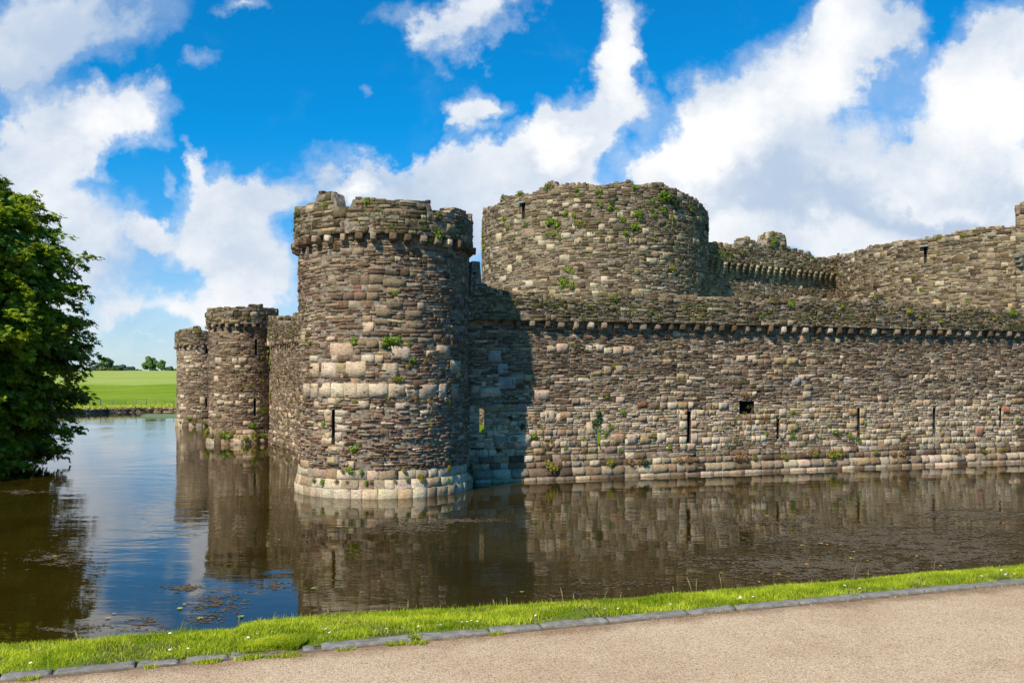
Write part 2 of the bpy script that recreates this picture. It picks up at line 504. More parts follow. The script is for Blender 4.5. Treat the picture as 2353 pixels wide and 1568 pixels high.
# ================================================================== 1. CORNER TOWER
TC = (-4.14, 28.33)
W_BROWN = [6, 2.2, .35, .25, 2.2]; W_GREY = [6, 3, .5, .35, .6]
def tower(name, label, c, r, z_pl, z_corb, top_pts, z_top, holes_px, specials, zone, spacing, par_over=.14, par_thick=.55,
          pl_flare=.10, pl_band=.28, plinth_pal=([.1, 1.6, 6, .7, 0]), seed=1, rag=.04, cs=1.0, merlons=True):
    root = empty(name, (c[0], c[1], 0)); tag(root, label, 'tower', 'round towers of the castle')
    surf = Surf(circle(c[0], c[1], r), True)
    SURF[seed] = surf
    holes = []
    for (px, y0, y1, wpx, nm) in holes_px:
        ua, za = surf.pix(px - wpx/2, y1); ub, _ = surf.pix(px + wpx/2, y1); _, zb = surf.pix(px, y0)
        holes.append((min(ua, ub), max(ua, ub), za, zb, nm))
    H4 = [h[:4] for h in holes]
    zc = z_corb
    S = layout(0, surf.L, z_pl, zc + .20, zone)
    S = cut(S, H4)
    special(surf, specials, S)
    S = cut(S, H4)
    acc = Acc(); stones_mesh(acc, surf, S, 0, .03, seed)
    flat = lambda u: np.full(np.shape(u), zc + .26)
    wl = core(surf, 0, surf.L, z_pl - .1, flat, .9, -.016, H4).build('wall', M['mortar'], root)
    acc.build('facing_stones', M['stone'], wl)
    for h in holes: tunnel(surf, h[:4], .75, root, h[4])
    # plinth: battered ashlar, then a straight footing band at the water
    off = lambda v: np.interp(v, [pl_band, pl_band + .02, z_pl], [pl_flare + .03, pl_flare, 0.0])
    ps = Surf(circle(c[0], c[1], r), True, off); SURF[(seed, 'p')] = ps
    rows = [(-.25, pl_band)]
    k = max(1, int(round((z_pl - pl_band) / .27)))
    for i in range(k): rows.append((pl_band + (z_pl - pl_band) * i / k, pl_band + (z_pl - pl_band) * (i+1) / k))
    P = []
    for (a, b) in rows:
        u = rs.uniform(0, .3)
        u_end = u + ps.L
        while u < u_end - .05:
            w = min(rs.uniform(.28, .62), u_end - u)
            if u_end - (u + w) < .15: w = u_end - u
            P.append([u, u + w, a, b, rs.uniform(-.004, .008), pick(plinth_pal), .35]); u += w
    acc = Acc(); stones_mesh(acc, ps, P, 0, .006, seed)
    pl = acc.build('plinth', M['lime'], root)
    flat2 = lambda u: np.full(np.shape(u), z_pl + .03)
    core(ps, 0, ps.L, -.3, flat2, .5, -.03).build('plinth_core', M['mortar'], pl)
    # corbels and overhanging parapet
    nC = int(surf.L / spacing)
    place_corbels(surf, np.arange(nC) * surf.L / nC, zc + .06, root, cs)
    ring = Surf(circle(c[0], c[1], r + par_over), True); SURF[(seed, 'r')] = ring
    zpb = zc + .17 * cs
    def rest(u):
        m = (np.floor(u / 1.45) % 3 == 0)
        return np.where(m & merlons, z_top + .1, z_top - .12)
    top = pixtop(ring, top_pts, rest, 0, rag, seed)
    vmax = float(top(np.linspace(0, ring.L, 800)).max())
    zone2 = lambda u, v: shade_zone(.35, [4, 3, .5, .6, .5], [6, 3, .3, .4, .4], (.17, .28), (.085, .14), 1.3)
    T = top_clip(layout(0, ring.L, zpb, vmax, zone2), top)
    hp = [h for h in holes_px if h[4] == 'parapet_hole']
    acc = Acc(); stones_mesh(acc, ring, T, 0, .02, seed + 3)
    caps(acc, ring, 0, ring.L, top, par_thick, 0, [4, 3, .8, .3, .2], .12)
    pp = acc.build('parapet', M['parapet'], root)
    core(ring, 0, ring.L, zpb, top, par_thick, -.018).build('parapet_core', M['mortar'], pp)
    # inner face of parapet and roof floor
    a = Acc(); n = 48
    ang = np.linspace(0, 2*np.pi, n, endpoint=False)
    rr = r - .3
    V = [(c[0], c[1], zc + .1)] + [(c[0] + rr*math.cos(t), c[1] + rr*math.sin(t), zc + .08) for t in ang]
    Q = [[0, 1 + i, 1 + (i+1) % n, 1 + (i+1) % n] for i in range(n)]
    Q = [[0, 1+2*i, 1+(2*i+1) % n, 1+(2*i+2) % n] for i in range(n//2)]
    a.add(V, Q, (.15, .15, .12)); a.build('roof_floor', M['mortar'], root)
    return root, surf

def zone_t1(u, v):
    red = .5
    if v < 2.9: return shade_zone(.12, [1.5, 2, 4, 1, 1.6], [1.6, 2.2, 1.1, .25, 6], (.17, .29), (.055, .105), 2.4)
    if v < 4.4: return shade_zone(.30, [4, 3, 1.6, .4, 1.5], [5, 2, .4, .3, 3], (.17, .30), (.06, .12), 1.35)
    return shade_zone(.34, [6, 3, .3, .5, 2], [6, 2.2, .2, .4, 2.5], (.17, .31), (.06, .125), 1.4)

LT = LIGHT
sp_t1 = []
for (x, w) in ((704,16),(722,16),(746,26),(775,30),(806,32),(836,32),(869,44),(911,38),(947,34),(983,42),(1016,20),(1045,18)):
    sp_t1.append((x, 897 - abs(x-880)*.0, w, 33, LT))
for t in ((785,808,54,36),(755,852,34,36),(817,849,48,38),(896,851,38,36),(921,810,46,34),(1018,808,30,32),(722,851,22,32),(1045,842,24,30),
          (720,824,18,15),(760,780,20,11),(730,931,16,17),(763,924,18,14),(834,930,28,18),(921,931,26,16),(994,930,24,14),(975,945,20,10),(857,936,14,8),
          (745,948,30,14),(745,978,26,12),(755,1000,18,12),(748,1015,18,16),(760,1015,12,16)):
    sp_t1.append((*t, LT))
for t in ((782,950,34,14),(778,966,18,17),(785,984,38,16),(776,1004,18,20),(780,1021,28,12)): sp_t1.append((*t, [(.60,.53,.43),(.56,.50,.41)]))
for t in ((754,964,14,16),(767,1035,26,18),(700,1065,20,20),(760,1058,20,16)): sp_t1.append((*t, [(.50,.40,.26)]))
for t in ((906,650,54,18),(907,697,40,24),(882,718,36,20),(950,720,38,20),(940,740,36,14),(955,745,44,12),(880,740,40,12),(930,758,50,14),(905,667,30,14)):
    sp_t1.append((*t, [(.31,.245,.165),(.28,.22,.155),(.33,.25,.17)]))
t1_top = [(674,482),(700,478),(703,472),(725,466),(726,444),(772,442),(774,478),(804,480),(806,454),(845,456),(870,462),(905,463),(912,460),
          (960,461),(990,464),(994,486),(1005,490),(1030,490),(1038,480),(1050,477),(1070,490),(1076,500),(1083,506)]
tower('corner_tower', 'large round tower standing in the moat at the corner of the outer castle wall',
      TC, 2.72, .82, 7.62, t1_top, 8.65,
      [(765.5, 940, 1022, 8, 'arrow_slit')], sp_t1, zone_t1, .45, seed=1)

# ================================================================== 2./3. the two smaller towers to the left
def zone_t2(u, v):
    if v < 2.6: return shade_zone(.2, [1.5, 3, 3, .6, 1], [3, 4, 1, .3, 2], (.16, .28), (.06, .11), 1.3)
    return shade_zone(.3, [5, 3, .6, .4, .6], [6, 3, .2, .3, .8], (.15, .28), (.06, .12), 1.0)
t2_top = [(475,713),(500,710),(503,712),(528,711),(530,706),(570,708),(572,703),(600,703),(610,708),(636,714)]
tower('wall_tower', 'medium round tower left of the corner tower, with an even parapet and two slits',
      (-15.1, 48.8), 1.80, .78, 6.34, t2_top, 7.3,
      [(588.5, 779, 816, 5, 'arrow_slit'), (585.5, 914, 955, 4.5, 'arrow_slit')],
      [(502,829,14,18,LT),(539,829,12,14,LT),(558,828,20,15,LT),(546,843,14,10,LT),(497,870,11,16,LT),(498,907,12,9,LT),(517,911,14,11,LT),
       (507,923,17,11,LT),(557,910,15,10,LT),(578,922,12,14,LT),(594,925,9,14,LT),(578,943,15,12,LT),(502,844,8,8,LT),(593,941,9,12,LT),(525,925,22,9,LT)],
      zone_t2, .42, seed=2, par_over=.15, plinth_pal=[2, 4, 2, 1.5, 0], cs=.9, pl_flare=.14)
def zone_t3(u, v):
    if v > 4.2: return shade_zone(.45, [1, 4, 5, .5, 0], [2, 4, 3, .3, .3], (.2, .32), (.08, .13), .9)
    return shade_zone(.2, [3, 3, 3, .6, .6], [4, 4, 1, .3, 1.5], (.15, .28), (.06, .12), 1.2)
t3_top = [(409,757),(428,759),(430,757),(440,757),(448,753),(462,756),(478,763),(500,764)]
tower('wall_tower', 'farthest, leftmost round tower, partly hidden, with pale masonry below its parapet',
      (-23.5, 66.0), 1.80, .9, 5.85, t3_top, 7.1, [(475, 785, 812, 5, 'arrow_slit'), (474, 913, 935, 4, 'arrow_slit')],
      [(466,922,14,20,LT),(418,910,9,9,LT),(418,937,12,10,LT),(456,840,14,10,LT),(440,842,12,9,LT)],
      zone_t3, .42, seed=3, par_over=.13, plinth_pal=[2, 4, 2, 1.5, 0], cs=.9)

# ================================================================== 4. OUTER CURTAIN, right side
DIR = np.array([.9506, .3104]); NOUT = np.array([.3104, -.9506])
P0 = np.array([1.895, 30.57])
def rw_off(v): return np.interp(v, [.30, .305, .74, .76], [.15, .075, .05, 0.0])
T0 = -6.0
RW = Surf([P0 + DIR * T0, P0 + DIR * 34], False, rw_off)
RWp = Surf([P0 + DIR * T0 + NOUT*.23, P0 + DIR * 34 + NOUT*.23], False)
SURF['rw'] = RW; SURF['rwp'] = RWp
root = empty('curtain_wall', (float(P0[0]), float(P0[1]), 0))
tag(root, 'long outer castle wall right of the corner tower, with arrow slits near the water', 'castle wall')
slits = [(1107,938,992,11,'arrow_slit',True),(1376,946,1022,7,'arrow_slit',True),(1583,944,1018,8.5,'arrow_slit',False),
         (1787,957,1008,6.5,'arrow_slit',False),(1972.5,937,1005,6,'arrow_slit',False),(2146,936,994,6,'arrow_slit',False),(2298,936,980,5,'arrow_slit',False),
         (1716,921,950,34,'wall_hole',False)]
holes = []
for (px, y0, y1, w, nm, th) in slits:
    ua, za = RW.pix(px - w/2, y1); ub, _ = RW.pix(px + w/2, y1); _, zb = RW.pix(px, y0)
    holes.append((ua, ub, za, zb))
thr = [holes[i] for i in range(len(slits)) if slits[i][5]]
def zone_rw(u, v):
    x = u + T0                                                # metres along from the reference point
    edge = 2.45 + .25 * (n1(u * .4, 9) - .5)
    if v < .32: return shade_zone(1.0, [2, 5, 2, .5, .2], [1, 3, 4, 1, 0], (.31, .32), (.1, .2), .35)
    if v < .75: return shade_zone(.95, [4, 4, .8, .5, .2], [2, 3, 3, 1, 0], (.22, .23), (.08, .14), .5)
    if v < 1.2: return shade_zone(.8, [.5, 1.6, 6.5, 1.8, .25], [2, 4, 2, .5, .3], (.24, .32), (.07, .12), .7)
    if v < edge: return shade_zone(.68, [.25, 1, 7, 2.2, .12], [.7, 2.2, 6, 1.6, .15], (.17, .32), (.055, .11), .9)
    g = n2(u * .35, v * .8 + 30)
    if v < 3.6: return shade_zone(.38 if g > .45 else .12, [1.5, 4, 3.5, .9, .3], [5, 4, 1.2, .4, .6], (.16, .26), (.06, .11), 1.2)
    if v < 4.5 and g > .5: return shade_zone(.45, [2, 4, 2.6, .3, .2], [5, 4, .5, .2, .5], (.16, .27), (.06, .10), .9)
    return shade_zone(.10, [4, 4, .8, .8, .5], [7, 3.2, .25, .25, .9], (.15, .25), (.045, .09), 1.2)
zc_rw = 5.36
S = cut(layout(0, RW.L, -.2, zc_rw + .2, zone_rw), holes)
sp = []
for t in ((1136,817,30,27),(1155,846,24,24),(1164,878,42,28)): sp.append((*t, [(.42,.42,.42)]))
sp += [(1127,899,48,22,LT),(1124,795,24,12,[(.35,.24,.13)]),(1245,906,36,24,LT),(1143,932,18,9,LT),(1140,984,18,12,LT),(1180,972,16,10,LT),
       (1150,1013,34,26,[(.38,.33,.27)]),(1177,1012,16,26,LT),(1200,1011,34,26,LT),(1292,797,28,20,LT),(1268,800,22,14,LT),(1353,799,16,16,LT),(1378,798,18,16,LT),
       (1397,805,20,16,LT),(1419,805,22,18,LT),(1445,804,26,18,LT),(1396,850,18,20,[(.47,.38,.26)]),(1421,849,20,20,[(.47,.38,.26)]),(1370,856,26,12,TAN),
       (1849,777,22,22,[(.50,.34,.22)]),(1925,785,12,12,[(.45,.38,.24)]),(1792,829,28,16,[(.52,.40,.24)]),(1820,829,26,16,[(.52,.40,.24)]),(1702,823,22,15,LT),(1728,823,20,16,LT),
       (1829,876,20,20,[(.47,.46,.45)]),(1854,908,20,20,LT),(1534,832,20,13,TAN),(1475,930,24,16,[(.33,.16,.09)]),(1293,958,30,24,LT),(1263,955,22,28,LT),(1300,954,28,22,TAN),
       (1360,981,26,28,LT),(1389,983,26,24,LT),(1423,1007,26,24,[(.44,.31,.21)]),(1452,1008,24,24,LT),(1483,1009,26,20,[(.50,.36,.22)]),(1520,1005,22,22,LT),
       (1403,1033,28,18,[(.36,.25,.22)]),(1568,954,16,18,LT),(1594,954,12,18,LT),(1570,978,18,20,LT),(1595,975,14,18,TAN),(1594,1008,18,24,LT),
       (1798,949,18,20,LT),(1798,966,18,12,TAN),(1797,983,20,20,LT),(1822,983,24,20,TAN),(1796,1003,14,14,LT),(1960,946,22,17,[(.56,.36,.17)]),(1979,948,18,18,LT),(1979,966,12,16,[(.56,.40,.2)]),
       (1958,978,26,16,TAN),(1963,1000,14,16,TAN),(2310,941,22,18,[(.50,.24,.15)]),(2250,992,18,20,[(.42,.26,.19)]),(2135,972,24,16,LT),(2162,973,18,12,LT),(2338,920,26,14,TAN)]
special(RW, sp, S); S = cut(S, holes)
acc = Acc(); stones_mesh(acc, RW, S, 0, .035, 11); FSR = acc
rest = lambda u: np.full(np.shape(u), 6.2)
rwtop = pixtop(RWp, [(1085,598),(1104,600),(1106,650),(1131,655),(1134,668),(1170,676),(1230,682),(1330,690),(1360,684),(1420,676),(1480,680),(1530,684),(1640,686),(1700,688),
        (1800,692),(1860,688),(1960,694),(1992,696),(1996,686),(2030,685),(2036,698),(2120,705),(2200,708),(2290,714),(2352,718)], rest, 0, .06, 5)
flat = lambda u: np.full(np.shape(u), zc_rw + .26)
core(RW, 0, RW.L, -.3, flat, 1.3, -.018, holes, through=thr).build('wall', M['mortar'], root)
FSR.build('facing_stones', M['stone'], [o for o in root.children if o.name.startswith('wall')][0])
for i, s_ in enumerate(slits): tunnel(RW, holes[i], 1.3 if s_[5] else .8, root, s_[4], s_[5])
zpb = zc_rw + .17
vmax = float(rwtop(np.linspace(0, RWp.L, 2000)).max())
zone_pp = lambda u, v: shade_zone(.16, [4, 3, .8, 1, .5], [7, 3, .3, .35, .3], (.14, .24), (.05, .10), 1.4)
Tt = top_clip(layout(0, RWp.L, zpb, vmax, zone_pp), rwtop)
acc = Acc(); stones_mesh(acc, RWp, Tt, 0, .03, 15)
caps(acc, RWp, 0, RWp.L, rwtop, 1.3, 0, [5, 3, 1, .4, .2], .15)
PP = acc.build('parapet', M['parapet'], root)
core(RWp, 0, RWp.L, zpb, rwtop, 1.35, -.018).build('parapet_core', M['mortar'], PP)
place_corbels(RW, np.arange(4.2, 39.5, .53), zc_rw + .05, root, 1.0)

# ================================================================== 5. OUTER CURTAIN, left side (seen at a grazing angle)
pA = np.array([-3.33, 28.86]); pB = np.array([-13.8, 48.8]); dl = (pB - pA) / np.linalg.norm(pB - pA)
def lw_off(v): return np.interp(v, [.30, .305, .70, .72], [.13, .07, .05, 0.0])
LW = Surf([pB, pA], False, lw_off)
nl = np.array([-dl[1], dl[0]])
if LW.N[0] @ nl < 0: nl = -nl
LWp = Surf([pB + LW.N[0]*.15, pA + LW.N[0]*.15], False)
SURF['lw'] = LW; SURF['lwp'] = LWp
root = empty('curtain_wall', (float(pB[0]), float(pB[1]), 0))
tag(root, 'foreshortened ivy-patched wall between the corner tower and the towers to its left', 'castle wall')
def zone_lw(u, v):
    if v < 3: return shade_zone(.4, [2, 4, 3, .8, .5], [4, 4, 1, .3, .8], (.18, .3), (.06, .11), 1.1)
    return shade_zone(.2, [4, 3, 1, .4, .5], [6, 3.5, .3, .2, .6], (.15, .27), (.055, .10), 1.0)
S = layout(0, LW.L, -.2, 5.56, zone_lw)
acc = Acc(); stones_mesh(acc, LW, S, 0, .03, 21); FS = acc
core(LW, 0, LW.L, -.3, flat, 1.2, -.018).build('wall', M['mortar'], root)
FS.build('facing_stones', M['stone'], [o for o in root.children if o.name.startswith('wall')][0])
lwtop = pixtop(LWp, [(614,727),(640,733),(642,750),(655,746),(670,745),(672,726),(682,724)], lambda u: np.full(np.shape(u), 6.1), 0, .05, 8)
vmax = float(lwtop(np.linspace(0, LWp.L, 800)).max())
Tt = top_clip(layout(0, LWp.L, zpb, vmax, zone_pp), lwtop)
acc = Acc(); stones_mesh(acc, LWp, Tt, 0, .03, 25); caps(acc, LWp, 0, LWp.L, lwtop, 1.2, 0, [5, 3, 1, .4, .2], .16)
PP = acc.build('parapet', M['parapet'], root)
core(LWp, 0, LWp.L, zpb, lwtop, 1.2, -.018).build('parapet_core', M['mortar'], PP)
place_corbels(LW, np.arange(1.0, 20, .53), 5.41, root, 1.0)
# the next stretch, between the two small towers
pC = np.array([-22.3, 66.0])
LW2 = Surf([pC, pB], False); SURF['lw2'] = LW2
root = empty('curtain_wall', (float(pC[0]), float(pC[1]), 0))
tag(root, 'far stretch of outer wall linking the two smaller round towers at the left', 'castle wall')
t6 = lambda u: np.full(np.shape(u), 5.9)
acc = Acc(); stones_mesh(acc, LW2, layout(0, LW2.L, -.2, 5.9, zone_lw), 0, .03, 27); FS = acc
core(LW2, 0, LW2.L, -.3, t6, 1.2).build('wall', M['mortar'], root)
FS.build('facing_stones', M['stone'], [o for o in root.children if o.name.startswith('wall')][0])

# ================================================================== 6. GREAT INNER TOWER
BT_C = (5.12, 54.5); BT_R = 7.0
BT = Surf(circle(BT_C[0], BT_C[1], BT_R, 720), True); SURF['bt'] = BT
root = empty('inner_tower', (BT_C[0], BT_C[1], 0))
tag(root, 'huge weed-grown round inner tower rising behind the outer wall, right of the corner tower', 'tower')
bt_pts = [(1108,484),(1130,478),(1150,466),(1154,458),(1180,450),(1210,446),(1250,436),(1253,422),(1280,420),(1284,428),(1330,426),(1365,428),(1400,426),
          (1422,420),(1440,419),(1456,422),(1475,427),(1500,424),(1530,429),(1548,438),(1570,442),(1590,454),(1604,462),(1616,476),(1624,490),(1627,500)]
bt_rest = lambda u: 13.6 + .5 * (n1(u * .3, 4) - .5)
bttop = pixtop(BT, bt_pts, bt_rest, 0, .05, 12)
def hpx(surf, px, y0, y1, w):
    ua, za = surf.pix(px - w/2, y1); ub, _ = surf.pix(px + w/2, y1); _, zb = surf.pix(px, y0)
    return (min(ua, ub), max(ua, ub), za, zb)
bh = [hpx(BT, 1202, 466, 504, 6.5)]
def zone_bt(u, v):
    if v < 8.2: return shade_zone(.34, [2, 4, 3, .8, .1], [4, 4, 1.5, .3, .1], (.26, .42), (.09, .15), 1.2)
    return shade_zone(.26, [3, 4, 1.6, .8, .1], [6, 3.2, .5, .3, .1], (.24, .42), (.085, .145), 1.35)
vmax = float(bttop(np.linspace(0, BT.L, 2000)).max())
S = top_clip(cut(layout(0, BT.L, 1.0, vmax, zone_bt), bh), bttop)
sp = [(x, y, w, h, LT) for (x, y, w, h) in ((1323,521,18,14),(1382,522,16,16),(1408,506,18,12),(1358,539,20,12),(1399,549,20,18),(1484,530,16,14),(1328,557,18,16),
      (1265,567,20,14),(1238,549,18,16),(1300,541,22,14),(1355,575,14,12),(1155,640,14,14),(1170,617,12,20),(1216,652,18,16),(1300,470,16,10),(1322,474,14,12),(1352,474,14,11),(1263,464,14,12),
      (1327,461,18,11),(1455,491,14,14),(1364,656,18,12),(1390,641,18,14),(1497,600,24,16),(1195,498,16,12),(1145,545,12,20),(1192,595,14,18),(1530,588,16,14),(1480,571,18,14))]
sp += [(1506,583,18,14,TAN),(1354,574,16,12,TAN),(1450,682,26,16,TAN),(1232,618,18,14,[(.36,.28,.2)]),(1190,523,16,12,[(.36,.28,.2)]),(1329,555,16,16,[(.42,.33,.26)])]
special(BT, sp, S); S = cut(S, bh)
acc = Acc(); stones_mesh(acc, BT, S, 0, .05, 31); caps(acc, BT, 0, BT.L, bttop, 1.4, 0, [4, 4, 1.5, .4, .1], .17)
FS = acc
core(BT, 0, BT.L, .8, bttop, 1.6, -.018, bh, du=.35).build('wall', M['mortar'], root)
FS.build('facing_stones', M['inner'], [o for o in root.children if o.name.startswith('wall')][0])
tunnel(BT, bh[0], .9, root)
a = Acc(); u_, z_ = BT.pix(1200, 466); p = BT.at(u_, z_, .1); n = BT.normal(u_); td = np.array([-n[1], n[0], 0])
rock(a, p, td * .22, n * .09, np.array([0, 0, .035]), (.4, .42, .44), .08); a.build('slit_lintel', M['cap'], root)

# ================================================================== 7. INNER CURTAIN (behind), with stepped corbels
WA0 = np.array([12.8, 56.0]) - np.array([.839, .544]) * 4; WA1 = np.array([23.4, 62.9])
WA = Surf([WA0, WA1], False); SURF['wa'] = WA
WAp = Surf([WA0 + WA.N[0]*.3, WA1 + WA.N[0]*.3], False); SURF['wap'] = WAp
root = empty('inner_wall', (float(WA0[0]), float(WA0[1]), 0))
tag(root, 'broken inner wall with stepped corbels, between the great round tower and the curved right-hand tower', 'castle wall')
zca = 10.75
zone_wa = lambda u, v: shade_zone(.3, [3, 4, 2, 1, .2], [5, 4, 1.2, .6, .2], (.22, .38), (.08, .14), 1.3)
S = layout(0, WA.L, 1.0, zca + .38, zone_wa)
acc = Acc(); stones_mesh(acc, WA, S, 0, .04, 41); FS = acc
core(WA, 0, WA.L, .8, lambda u: np.full(np.shape(u), zca + .45), 1.2).build('wall', M['mortar'], root)
FS.build('facing_stones', M['inner'], [o for o in root.children if o.name.startswith('wall')][0])
wat = [(1622,562),(1640,564),(1655,566),(1685,569),(1690,563),(1708,560),(1710,552),(1722,550),(1733,556),(1742,563),(1750,567),(1761,570),(1763,546),(1770,541),(1795,540),
       (1806,543),(1809,569),(1836,579),(1866,587),(1868,595),(1900,595),(1925,597)]
watop = pixtop(WAp, wat, lambda u: np.full(np.shape(u), 12.4), 0, .06, 14)
vmax = float(watop(np.linspace(0, WAp.L, 900)).max())
T_ = top_clip(layout(0, WAp.L, zca + .35, vmax, zone_wa), watop)
acc = Acc(); stones_mesh(acc, WAp, T_, 0, .04, 45); caps(acc, WAp, 0, WAp.L, watop, .9, 0, [4, 4, 1.5, .4, .1], .25)
PP = acc.build('parapet', M['parapet'], root)
core(WAp, 0, WAp.L, zca + .35, watop, .9, -.018).build('parapet_core', M['mortar'], PP)
u = .8
while u < WA.L - .1:
    a = Acc(); n = WA.N[0]; n3 = np.array([n[0], n[1], 0]); td = np.array([-n[1], n[0], 0]); c0 = pick([3, 4, 2, .5, .1])
    for k, (dz, dd) in enumerate(((.24, .34), (.05, .25), (-.15, .16), (-.33, .08))):
        p = WA.at(u, zca + dz, dd * .5)
        rock(a, p, td * (.13 - .018*k), n3 * dd * .6, np.array([0, 0, .095]), c0, .08)
    a.build('corbel', M['inner'], root); u += .60 + rs.uniform(-.03, .03)

IW = Surf([(-8.0, 70.0), (-1.3, 49.6)], False)
root = empty('inner_wall', (-5, 68, 0)); tag(root, 'inner wall glimpsed through the leftmost slit of the outer wall', 'castle wall')
S = layout(0, IW.L, .6, 8, zone_wa)
acc = Acc(); stones_mesh(acc, IW, S, 0, .04, 43)
wl = core(IW, 0, IW.L, .5, lambda u: np.full(np.shape(u), 8.0), 1.0).build('wall', M['mortar'], root)
acc.build('facing_stones', M['inner'], wl)

# D-shaped tower at the right, projecting from the inner curtain
def smooth(pts, n=12):
    P = np.array(pts, float); out = []
    for i in range(len(P) - 1):
        p0 = P[max(i-1, 0)]; p1 = P[i]; p2 = P[i+1]; p3 = P[min(i+2, len(P)-1)]
        for t in np.linspace(0, 1, n, endpoint=False):
            out.append(.5 * ((2*p1) + (-p0+p2)*t + (2*p0-5*p1+4*p2-p3)*t*t + (-p0+3*p1-3*p2+p3)*t**3))
    out.append(P[-1]); return out
WB = Surf(smooth([(23.8, 66.0), (23.3, 62.6), (23.2, 60.0), (23.7, 57.3), (25.0, 54.2), (26.8, 52.1), (29.0, 50.4), (32.5, 49.0), (37, 49.5), (41, 52)]), False)
SURF['wb'] = WB
root = empty('inner_tower', (29.0, 56.0, 0))
tag(root, 'broad curved inner tower at the right, with a sloping skyline and one narrow slit', 'tower')
wbtop = pixtop(WB, [(1921,592),(1938,590),(1945,586),(2060,558),(2120,552),(2206,532),(2260,523),(2328,521),(2352,519)], lambda u: np.full(np.shape(u), 12.3), 0, .045, 17)
hb = [hpx(WB, 2125, 566, 604, 7)]
vmax = float(wbtop(np.linspace(0, WB.L, 900)).max())
zone_wb = lambda u, v: shade_zone(.24, [3, 4, 1.6, .8, .1], [6, 3.4, .6, .6, .1], (.22, .38), (.08, .14), 1.2)
S = top_clip(cut(layout(0, WB.L, 1.0, vmax, zone_wb), hb), wbtop)
acc = Acc(); stones_mesh(acc, WB, S, 0, .05, 51); caps(acc, WB, 0, WB.L, wbtop, 1.2, 0, [3, 4, 2, .4, .1], .15)
FS = acc
core(WB, 0, WB.L, .8, wbtop, 1.6, -.018, hb).build('wall', M['mortar'], root)
FS.build('facing_stones', M['inner'], [o for o in root.children if o.name.startswith('wall')][0])
tunnel(WB, hb[0], .9, root)
a = Acc(); u_, z_ = WB.pix(2124, 566); p = WB.at(u_, z_, .12); n = WB.normal(u_); td = np.array([-n[1], n[0], 0])
rock(a, p, td * .26, n * .10, np.array([0, 0, .04]), (.4, .42, .44), .08); a.build('slit_lintel', M['cap'], root)

# square turret at the right edge
q0 = np.array([28.35, 49.1])
TQ = Surf([(31.3, 54.0), (28.75, 49.7), (33.6, 47.9), (35.2, 52.4)], False); SURF['tq'] = TQ
root = empty('turret', (31.0, 51.0, 0))
tag(root, 'square turret with bracket stones rising at the right edge of the photo', 'turret')
tqtop = pixtop(TQ, [(2330,486),(2338,484),(2339,474),(2352,468)], lambda u: np.full(np.shape(u), 13.3), 0, .06, 19)
vmax = float(tqtop(np.linspace(0, TQ.L, 400)).max())
zone_tq = lambda u, v: shade_zone(.5, [3, 4, 1.6, .8, .1], [5, 4, .6, .4, .1], (.26, .4), (.09, .15), 1.2)
S = top_clip(layout(0, TQ.L, 1.0, vmax, zone_tq), tqtop)
acc = Acc(); stones_mesh(acc, TQ, S, 0, .04, 61); caps(acc, TQ, 0, TQ.L, tqtop, 1.0, 0, [3, 4, 2, .4, .1], .25)
FS = acc
core(TQ, 0, TQ.L, .8, tqtop, 1.2, -.018).build('wall', M['mortar'], root)
FS.build('facing_stones', M['inner'], [o for o in root.children if o.name.startswith('wall')][0])
for k, (dz, dd) in enumerate(((0, .36), (-.26, .25), (-.5, .15))):
    a = Acc(); uu, zz = TQ.pix(2344, 588); p = TQ.at(uu, zz + dz, dd * .5); n = TQ.normal(uu); td = np.array([-n[1], n[0], 0])
    rock(a, p, td * .2, n * dd * .6, np.array([0, 0, .13]), (.3, .28, .24), .08); a.build('bracket_stone', M['inner'], root)

# ================================================================== 8. LAND, WATER, PATH
def sheet(name, V, Q, mat, kind='structure', smooth=True):
    me = npmesh(name, V, Q, None, smooth); o = link(name, me, mat); o['kind'] = kind; return o

# --- materials
m, nt, out = newmat('meadow'); nb = NB(nt); pos = geo_pos(nb)
c = nb.mix(nb.ramp(nb.noise(nb.map(pos, (.12, .6, .35)), 1, 6, .7), .38, .62), (.13, .22, .008), (.25, .32, .025))
c = nb.mix(nb.ramp(nb.noise(nb.map(pos, (.5, 1.3, 1)), 1, 6, .7), .48, .68, 0, .7), c, (.09, .16, .012))
sx = nb.n('ShaderNodeSeparateXYZ'); nb.l(pos, sx.inputs[0])
# the upper half of the meadow is mown and paler
c_low = c
up = nb.math('ADD', sx.outputs[1], nb.math('MULTIPLY', nb.noise(pos, .08, 2), 14))
c = nb.mix(nb.ramp(up, 166, 172), c, nb.mix(nb.ramp(nb.noise(nb.map(pos, (.03, .2, .2)), 1, 5), .35, .65), (.27, .33, .065), (.32, .38, .09)))
c = nb.mix(nb.ramp(nb.noise(nb.map(pos, (.9, 1.6, 1)), 1, 6, .75), .5, .66, 0, .3), c, (.12, .17, .02))
p = nb.bsdf(c, 1, spec=.05); nb.l(p.outputs[0], out.inputs[0]); M['meadow'] = m

m, nt, out = newmat('court_grass'); nb = NB(nt); pos = geo_pos(nb)
c = nb.mix(nb.noise(pos, 2, 5), (.09, .15, .008), (.16, .23, .015)); p = nb.bsdf(c, 1, spec=.05); nb.l(p.outputs[0], out.inputs[0]); M['court'] = m

m, nt, out = newmat('soil_under_grass'); nb = NB(nt); pos = geo_pos(nb)
c = nb.mix(nb.ramp(nb.noise(pos, 5, 5), .4, .6), (.07, .085, .02), (.13, .18, .025))
c = nb.mix(nb.ramp(nb.noise(pos, 14, 4, .7), .58, .7), c, (.16, .11, .06))
p = nb.bsdf(c, 1, spec=.05); nb.l(p.outputs[0], out.inputs[0]); M['soil'] = m

